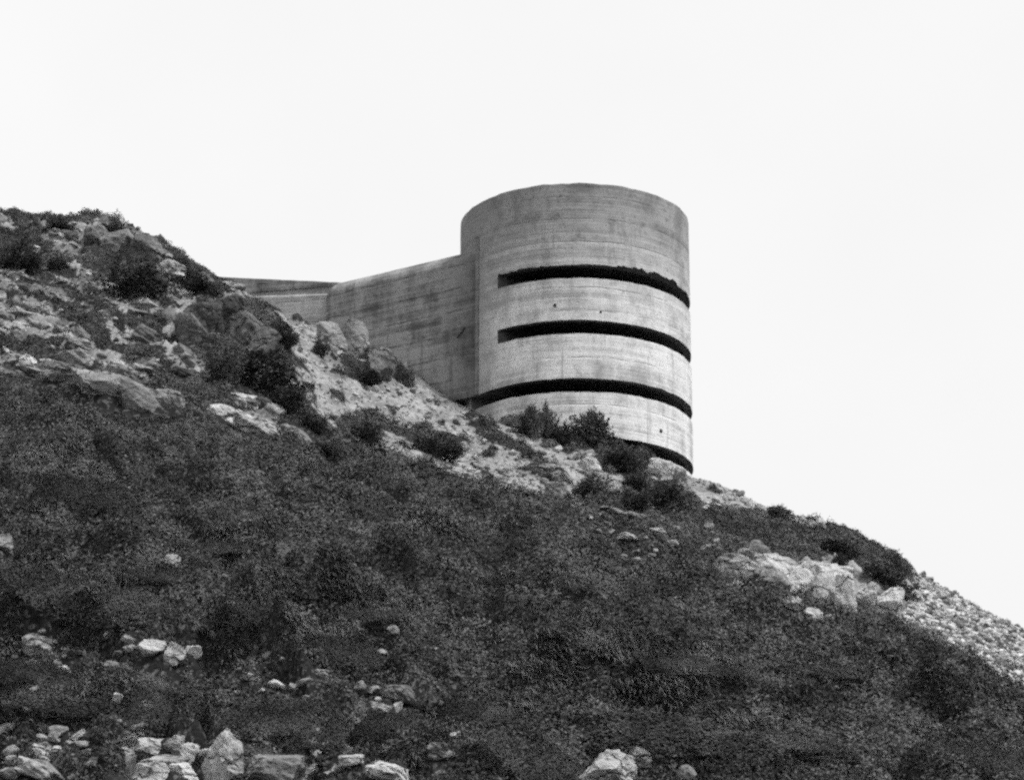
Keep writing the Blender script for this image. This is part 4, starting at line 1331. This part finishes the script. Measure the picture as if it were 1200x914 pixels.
# ------------------------------------------------------------------ shrubs
def shrub_meshes(seed, leaves, lobes):
    """Foliage of several uneven clumps on a few forked stems; unit size: width 2, height about 1."""
    r = np.random.default_rng(seed)
    Cs, Ns, tones = [], [], []
    cen = []
    for k in range(lobes):
        a = r.uniform(0, 6.28); q = np.sqrt(r.random()) * 0.62
        rad = r.uniform(0.26, 0.46)
        cen.append((q * math.cos(a), q * math.sin(a), r.uniform(0.22, 0.72) * (1 - 0.45 * q), rad, r.normal(0, 0.16)))
    per = leaves // lobes
    for (x, y, z, rad, tn) in cen:
        d = unit(r.normal(size=(per, 3)))
        rr = rad * (0.35 + 0.65 * r.random(per) ** 0.5) * (1 + 0.75 * noise3(d * 2, 1.5, seed))
        c = np.array([x, y, z]) + d * rr[:, None] * np.array([1, 1, 0.8])
        Cs.append(c); Ns.append(d); tones.append(np.full(per, 0.5 + tn))
    shoots = []
    for k in range(34):
        a = r.uniform(0, 6.28); e = r.uniform(0.1, 1.4)
        d = np.array([math.cos(a) * math.cos(e) + 0.15, math.sin(a) * math.cos(e), math.sin(e) * 0.85])
        x, y, z, rad, tn = cen[r.integers(len(cen))]
        q0 = np.array([x, y, z]); q1 = q0 + d * rad * r.uniform(1.0, 1.65)
        shoots.append((Vector(q0), Vector(q1)))
        m_ = 34
        f = r.uniform(0.45, 1.02, m_)[:, None]
        Cs.append(q0 + (q1 - q0) * f + r.normal(0, 0.03, (m_, 3))); Ns.append(np.tile(d, (m_, 1))); tones.append(np.full(m_, 0.6 + tn))
    C = np.concatenate(Cs); Dn = np.concatenate(Ns); tone = np.concatenate(tones)
    ok = C[:, 2] > 0.0
    C, Dn, tone = C[ok], Dn[ok], tone[ok]
    n_ = len(C)
    D = unit(Dn + r.normal(0, 0.7, (n_, 3)) + np.array([0, 0, 0.25]))
    U = unit(np.cross(D, r.normal(size=(n_, 3))))
    ln = r.uniform(0.05, 0.11, n_)
    V = leaf_quads(C, D, U, ln, ln * r.uniform(0.4, 0.6, n_))
    fo = mesh_np('foliage', V, np.arange(len(V)), np.full(n_, 4), False)
    add_tone(fo, np.repeat(np.clip(tone + r.normal(0, 0.2, n_), 0, 1), 4))
    bm = bmesh.new()
    for (x, y, z, rad, tn) in cen:
        pr = [Vector((x * 0.08, y * 0.08, -0.15)), Vector((x * 0.45, y * 0.45, z * 0.5)), Vector((x, y, z + rad * 0.4))]
        for q0, q1, ra, rb in ((pr[0], pr[1], 0.035, 0.024), (pr[1], pr[2], 0.024, 0.008)):
            dd = q1 - q0
            g = bmesh.ops.create_cone(bm, cap_ends=True, segments=6, radius1=ra, radius2=rb, depth=dd.length)
            bmesh.ops.transform(bm, matrix=Matrix.Translation((q0 + q1) / 2) @ dd.to_track_quat('Z', 'Y').to_matrix().to_4x4(), verts=g['verts'])
    for q0, q1 in shoots:
        dd = q1 - q0
        g = bmesh.ops.create_cone(bm, cap_ends=True, segments=5, radius1=0.014, radius2=0.005, depth=dd.length)
        bmesh.ops.transform(bm, matrix=Matrix.Translation((q0 + q1) / 2) @ dd.to_track_quat('Z', 'Y').to_matrix().to_4x4(), verts=g['verts'])
    sm = bpy.data.meshes.new('stem'); bm.to_mesh(sm); bm.free()
    return fo, sm


def mound_mesh(seed):
    """Low matted dome of small leaves, lobed outline; unit size like the shrubs."""
    r = np.random.default_rng(seed)
    n_ = 15000
    th = r.uniform(0, 6.283, n_); q = np.sqrt(r.random(n_)) * 1.05
    x, y = q * np.cos(th), q * np.sin(th)
    def top(x, y):
        rr = np.sqrt(x * x + y * y) * (1 + 0.5 * fbm(x * 1.1 + seed, y * 1.1, 2, seed))
        d = 1 - np.minimum(cells(x * 2.3 + seed, y * 2.3, seed) / 0.85, 1) ** 2
        return np.sqrt(np.clip(1 - rr ** 2, 0, 1)) * (0.62 + 0.3 * np.sqrt(d)) + 0.25 * fbm(x * 2, y * 2, 3, seed + 5)
    z = top(x, y)
    e = 0.02
    nv = unit(np.stack([-(top(x + e, y) - z) / e * 0.5, -(top(x, y + e) - z) / e * 0.5, np.ones(n_)], 1) + r.normal(0, 0.35, (n_, 3)))
    C = np.stack([x, y, z * r.uniform(0.8, 1.02, n_)], 1)
    D = r.normal(size=(n_, 3)); D = unit(D - (D * nv).sum(1, keepdims=True) * nv)
    ln = r.uniform(0.025, 0.055, n_)
    V = leaf_quads(C, D, np.cross(nv, D), ln, ln * r.uniform(0.4, 0.6, n_))
    fo = mesh_np('foliage', V, np.arange(len(V)), np.full(n_, 4), False)
    add_tone(fo, np.repeat(np.clip(0.2 + fbm(x * 1.5, y * 1.5, 3, seed + 8) * 0.4 + np.where(r.random(n_) < 0.16, r.uniform(0.4, 1.1, n_), r.uniform(0, 0.2, n_)), 0, 1.5), 4))
    fo.materials.append(M_SHRUB)
    return fo


MD = [mound_mesh(500 + k) for k in range(6)]
SH = [shrub_meshes(300 + k, 5200, 9 + k % 4) for k in range(6)]
SHP = []
for fo, sm in SH[:3]:
    f2 = fo.copy(); SHP.append((f2, sm))
for fo, sm in SH: fo.materials.append(M_SHRUB); sm.materials.append(M_STEM)
for fo, sm in SHP: fo.materials.append(M_SHRUB_PALE)


def put_shrub(px, py, w, h, label, var, pale=False, tilt=0.0, deep=0.8, mat_form=False):
    p = ground(px, py)
    s = mpp(p)
    W, H = w * s, h * s / 0.95
    fo, sm = (SHP[var % 3] if pale else SH[var % 6])
    if mat_form: fo = MD[var % 6]
    root = empty('shrub', (p[0], p[1] + W * 0.12, p[2] - H * 0.08), random.uniform(0, 6.28) if abs(tilt) < 1e-6 else 0)
    root.scale = (W * 0.56, W * 0.56 * deep, H * 1.02)
    root.rotation_euler.y = tilt
    link('foliage', fo, None, root); link('stem', sm, None, root)
    tag(root, label, 'shrub')
    return root


SHRUBS = [
    (152, 345, 106, 50, 'largest dark shrub under the grey tor on the knoll', 0, False, 0.25),
    (225, 345, 70, 34, 'dark shrub trailing downhill from the largest one on the knoll', 1, False, 0.35),
    (66, 316, 36, 18, 'small round dark shrub among the knoll rocks', 2, False, 0.2),
    (12, 318, 60, 44, 'dark shrub cut by the edge of the view on the knoll', 3, False, 0.3),
    (70, 270, 38, 14, 'low dark shrub first along the knoll skyline', 4, False, 0.1),
    (136, 279, 54, 20, 'ragged shrub on top of the grey tor', 5, False, 0.15),
    (210, 322, 40, 28, 'wispy shrub on the skyline beside the low wall', 1, True, 0.0),
    (252, 345, 24, 16, 'little grey shrub where the low wall meets the knoll', 2, True, 0.0),
    (300, 452, 84, 54, 'broad dark bush covering the shoulder of the knoll', 2, False, 0.45),
    (262, 446, 66, 40, 'dark bush at the inner side of the knoll shoulder', 5, False, 0.2),
    (330, 478, 66, 34, 'dark bush halfway down the edge of the gravel hollow', 0, False, 0.6),
    (362, 503, 54, 26, 'lowest dark bush on the edge of the gravel hollow', 4, False, 0.6),
    (322, 398, 44, 26, 'dark bush hanging over the gravel hollow near the low wall', 3, False, 0.6),
    (428, 521, 60, 34, 'round black bush alone on the gravel', 1, False, 0.0),
    (508, 534, 70, 28, 'long low black bush on the gravel', 3, False, 0.15),
    (430, 450, 48, 22, 'dark shrub below the split grey blocks', 0, False, 0.1),
    (474, 452, 28, 30, 'wispy shrub between the split blocks and the wing', 0, True, 0.0),
    (374, 418, 28, 24, 'small black shrub under the corner of the wing', 4, False, 0.0),
    (382, 533, 56, 16, 'flat dark shrub on the stepped ledges', 5, False, 0.2),
    (618, 512, 46, 44, 'loose grey shrub against the tower under the third slit', 1, True, 0.0),
    (640, 514, 30, 46, 'thin taller shrub behind the loose grey one', 2, True, 0.0),
    (690, 526, 84, 48, 'biggest dark shrub against the base of the tower', 2, False, 0.0),
    (655, 522, 46, 26, 'dark shrub between the grey shrub and the biggest one', 4, False, 0.0),
    (730, 552, 62, 34, 'black shrub above the square pale block', 5, False, 0.1),
    (775, 600, 84, 44, 'spreading dark shrub below the light blocks of the tower', 0, False, 0.1),
    (742, 600, 44, 28, 'round black shrub above the broken pale slab', 3, False, 0.0),
    (690, 580, 50, 26, 'half grown shrub in front of the square pale block', 0, True, 0.0),
    (640, 566, 24, 12, 'tuft of shrub on the gravel tongue', 1, False, 0.0),
    (912, 608, 44, 17, 'low grey shrub alone on the skyline beyond the tower', 2, True, 0.2),
    (1041, 664, 42, 24, 'round grey shrub on the skyline above the scree', 0, True, 0.35),
    (1035, 690, 70, 34, 'big dark bush between the crag and the scree', 4, False, 0.5),
    (985, 650, 66, 19, 'dark bush along the top of the crag', 5, False, 0.35),
    (888, 702, 46, 32, 'dark shrub growing on the face of the crag', 2, False, 0.0),
    (984, 666, 30, 20, 'dark shrub in the notch of the crag', 3, False, 0.0),
    (745, 470 + 105, 40, 20, 'dark shrub tucked under the tower beside the upright stone', 1, False, 0.0),
]
for px, py, w, h, lab, var in MOUNDS:
    put_shrub(px, py + 2, w * 1.1, h * 1.2, lab, var, False, 0.12, 0.42, True)
for a in SHRUBS:
    put_shrub(*a[:6], pale=a[6], tilt=a[7])

for o in list(COL.objects):
    if o.parent is None and o.get('category') and not o.get('kind'):
        o['kind'] = 'thing'

# leave out repeats that the photograph shows nothing of (buried, or wholly behind other things)
bpy.context.view_layer.update()
dg = bpy.context.evaluated_depsgraph_get()
for o in [q for q in COL.objects if q.get('group') and q.type == 'MESH']:
    vs_ = o.data.vertices
    seen = False
    for k in range(0, len(vs_), max(1, len(vs_) // 60)):
        d = (o.matrix_world @ vs_[k].co).normalized()
        if scene.ray_cast(dg, d, d)[4] == o:
            seen = True
            break
    if not seen:
        bpy.data.objects.remove(o)

# ------------------------------------------------------------------ sky and sun
world = bpy.data.worlds.new('World')
scene.world = world
world.use_nodes = True
wt = NT(world.node_tree)
bg = world.node_tree.nodes['Background']
SUN_EL, SUN_AZ = R(63), R(64)      # azimuth measured from the viewer's side of the tower towards the east side
sky = wt.new('ShaderNodeTexSky', sky_type='NISHITA')
sky.sun_disc = False
sky.sun_elevation = SUN_EL
sun_dir = Vector((math.sin(SUN_AZ) * math.cos(SUN_EL), -math.cos(SUN_AZ) * math.cos(SUN_EL), math.sin(SUN_EL)))
sky.sun_rotation = math.atan2(sun_dir.x, sun_dir.y)
sky.dust_density = 4.0
bw = wt.new('ShaderNodeRGBToBW'); wt.put(bw.inputs[0], sky.outputs[0])
# an even overcast sheet: sky luminance pulled to one grey
lum = wt.mix(0.90, bw.outputs[0], 7.35)
tc = wt.new('ShaderNodeTexCoord').outputs['Generated']
cl = wt.ramp(wt.noise(tc, 2.2, 5, 0.55), 0.3, 0.7, 0.96, 1.02)
wt.put(bg.inputs['Color'], wt.grey(wt.math('MULTIPLY', lum, cl)))
bg.inputs['Strength'].default_value = 0.10

sd = bpy.data.lights.new('sun', 'SUN')
sd.energy = 3.2
sd.angle = R(12)
sd.color = (1, 1, 1)
so = bpy.data.objects.new('sun', sd)
COL.objects.link(so)
so.rotation_euler = (-sun_dir).to_track_quat('-Z', 'Y').to_euler()

# ------------------------------------------------------------------ render settings
scene.render.engine = 'CYCLES'
scene.cycles.max_bounces = 5
scene.cycles.diffuse_bounces = 3
scene.cycles.glossy_bounces = 2
scene.cycles.use_denoising = False
scene.cycles.filter_width = 2.5
scene.cycles.use_adaptive_sampling = True
scene.cycles.adaptive_threshold = 0.07
scene.cycles.adaptive_min_samples = 20
vs = scene.view_settings
scene.display_settings.display_device = 'sRGB'
vs.view_transform = 'Standard'
vs.look = 'None'
vs.exposure = 0.47
vs.gamma = 1.0
vs.use_curve_mapping = False
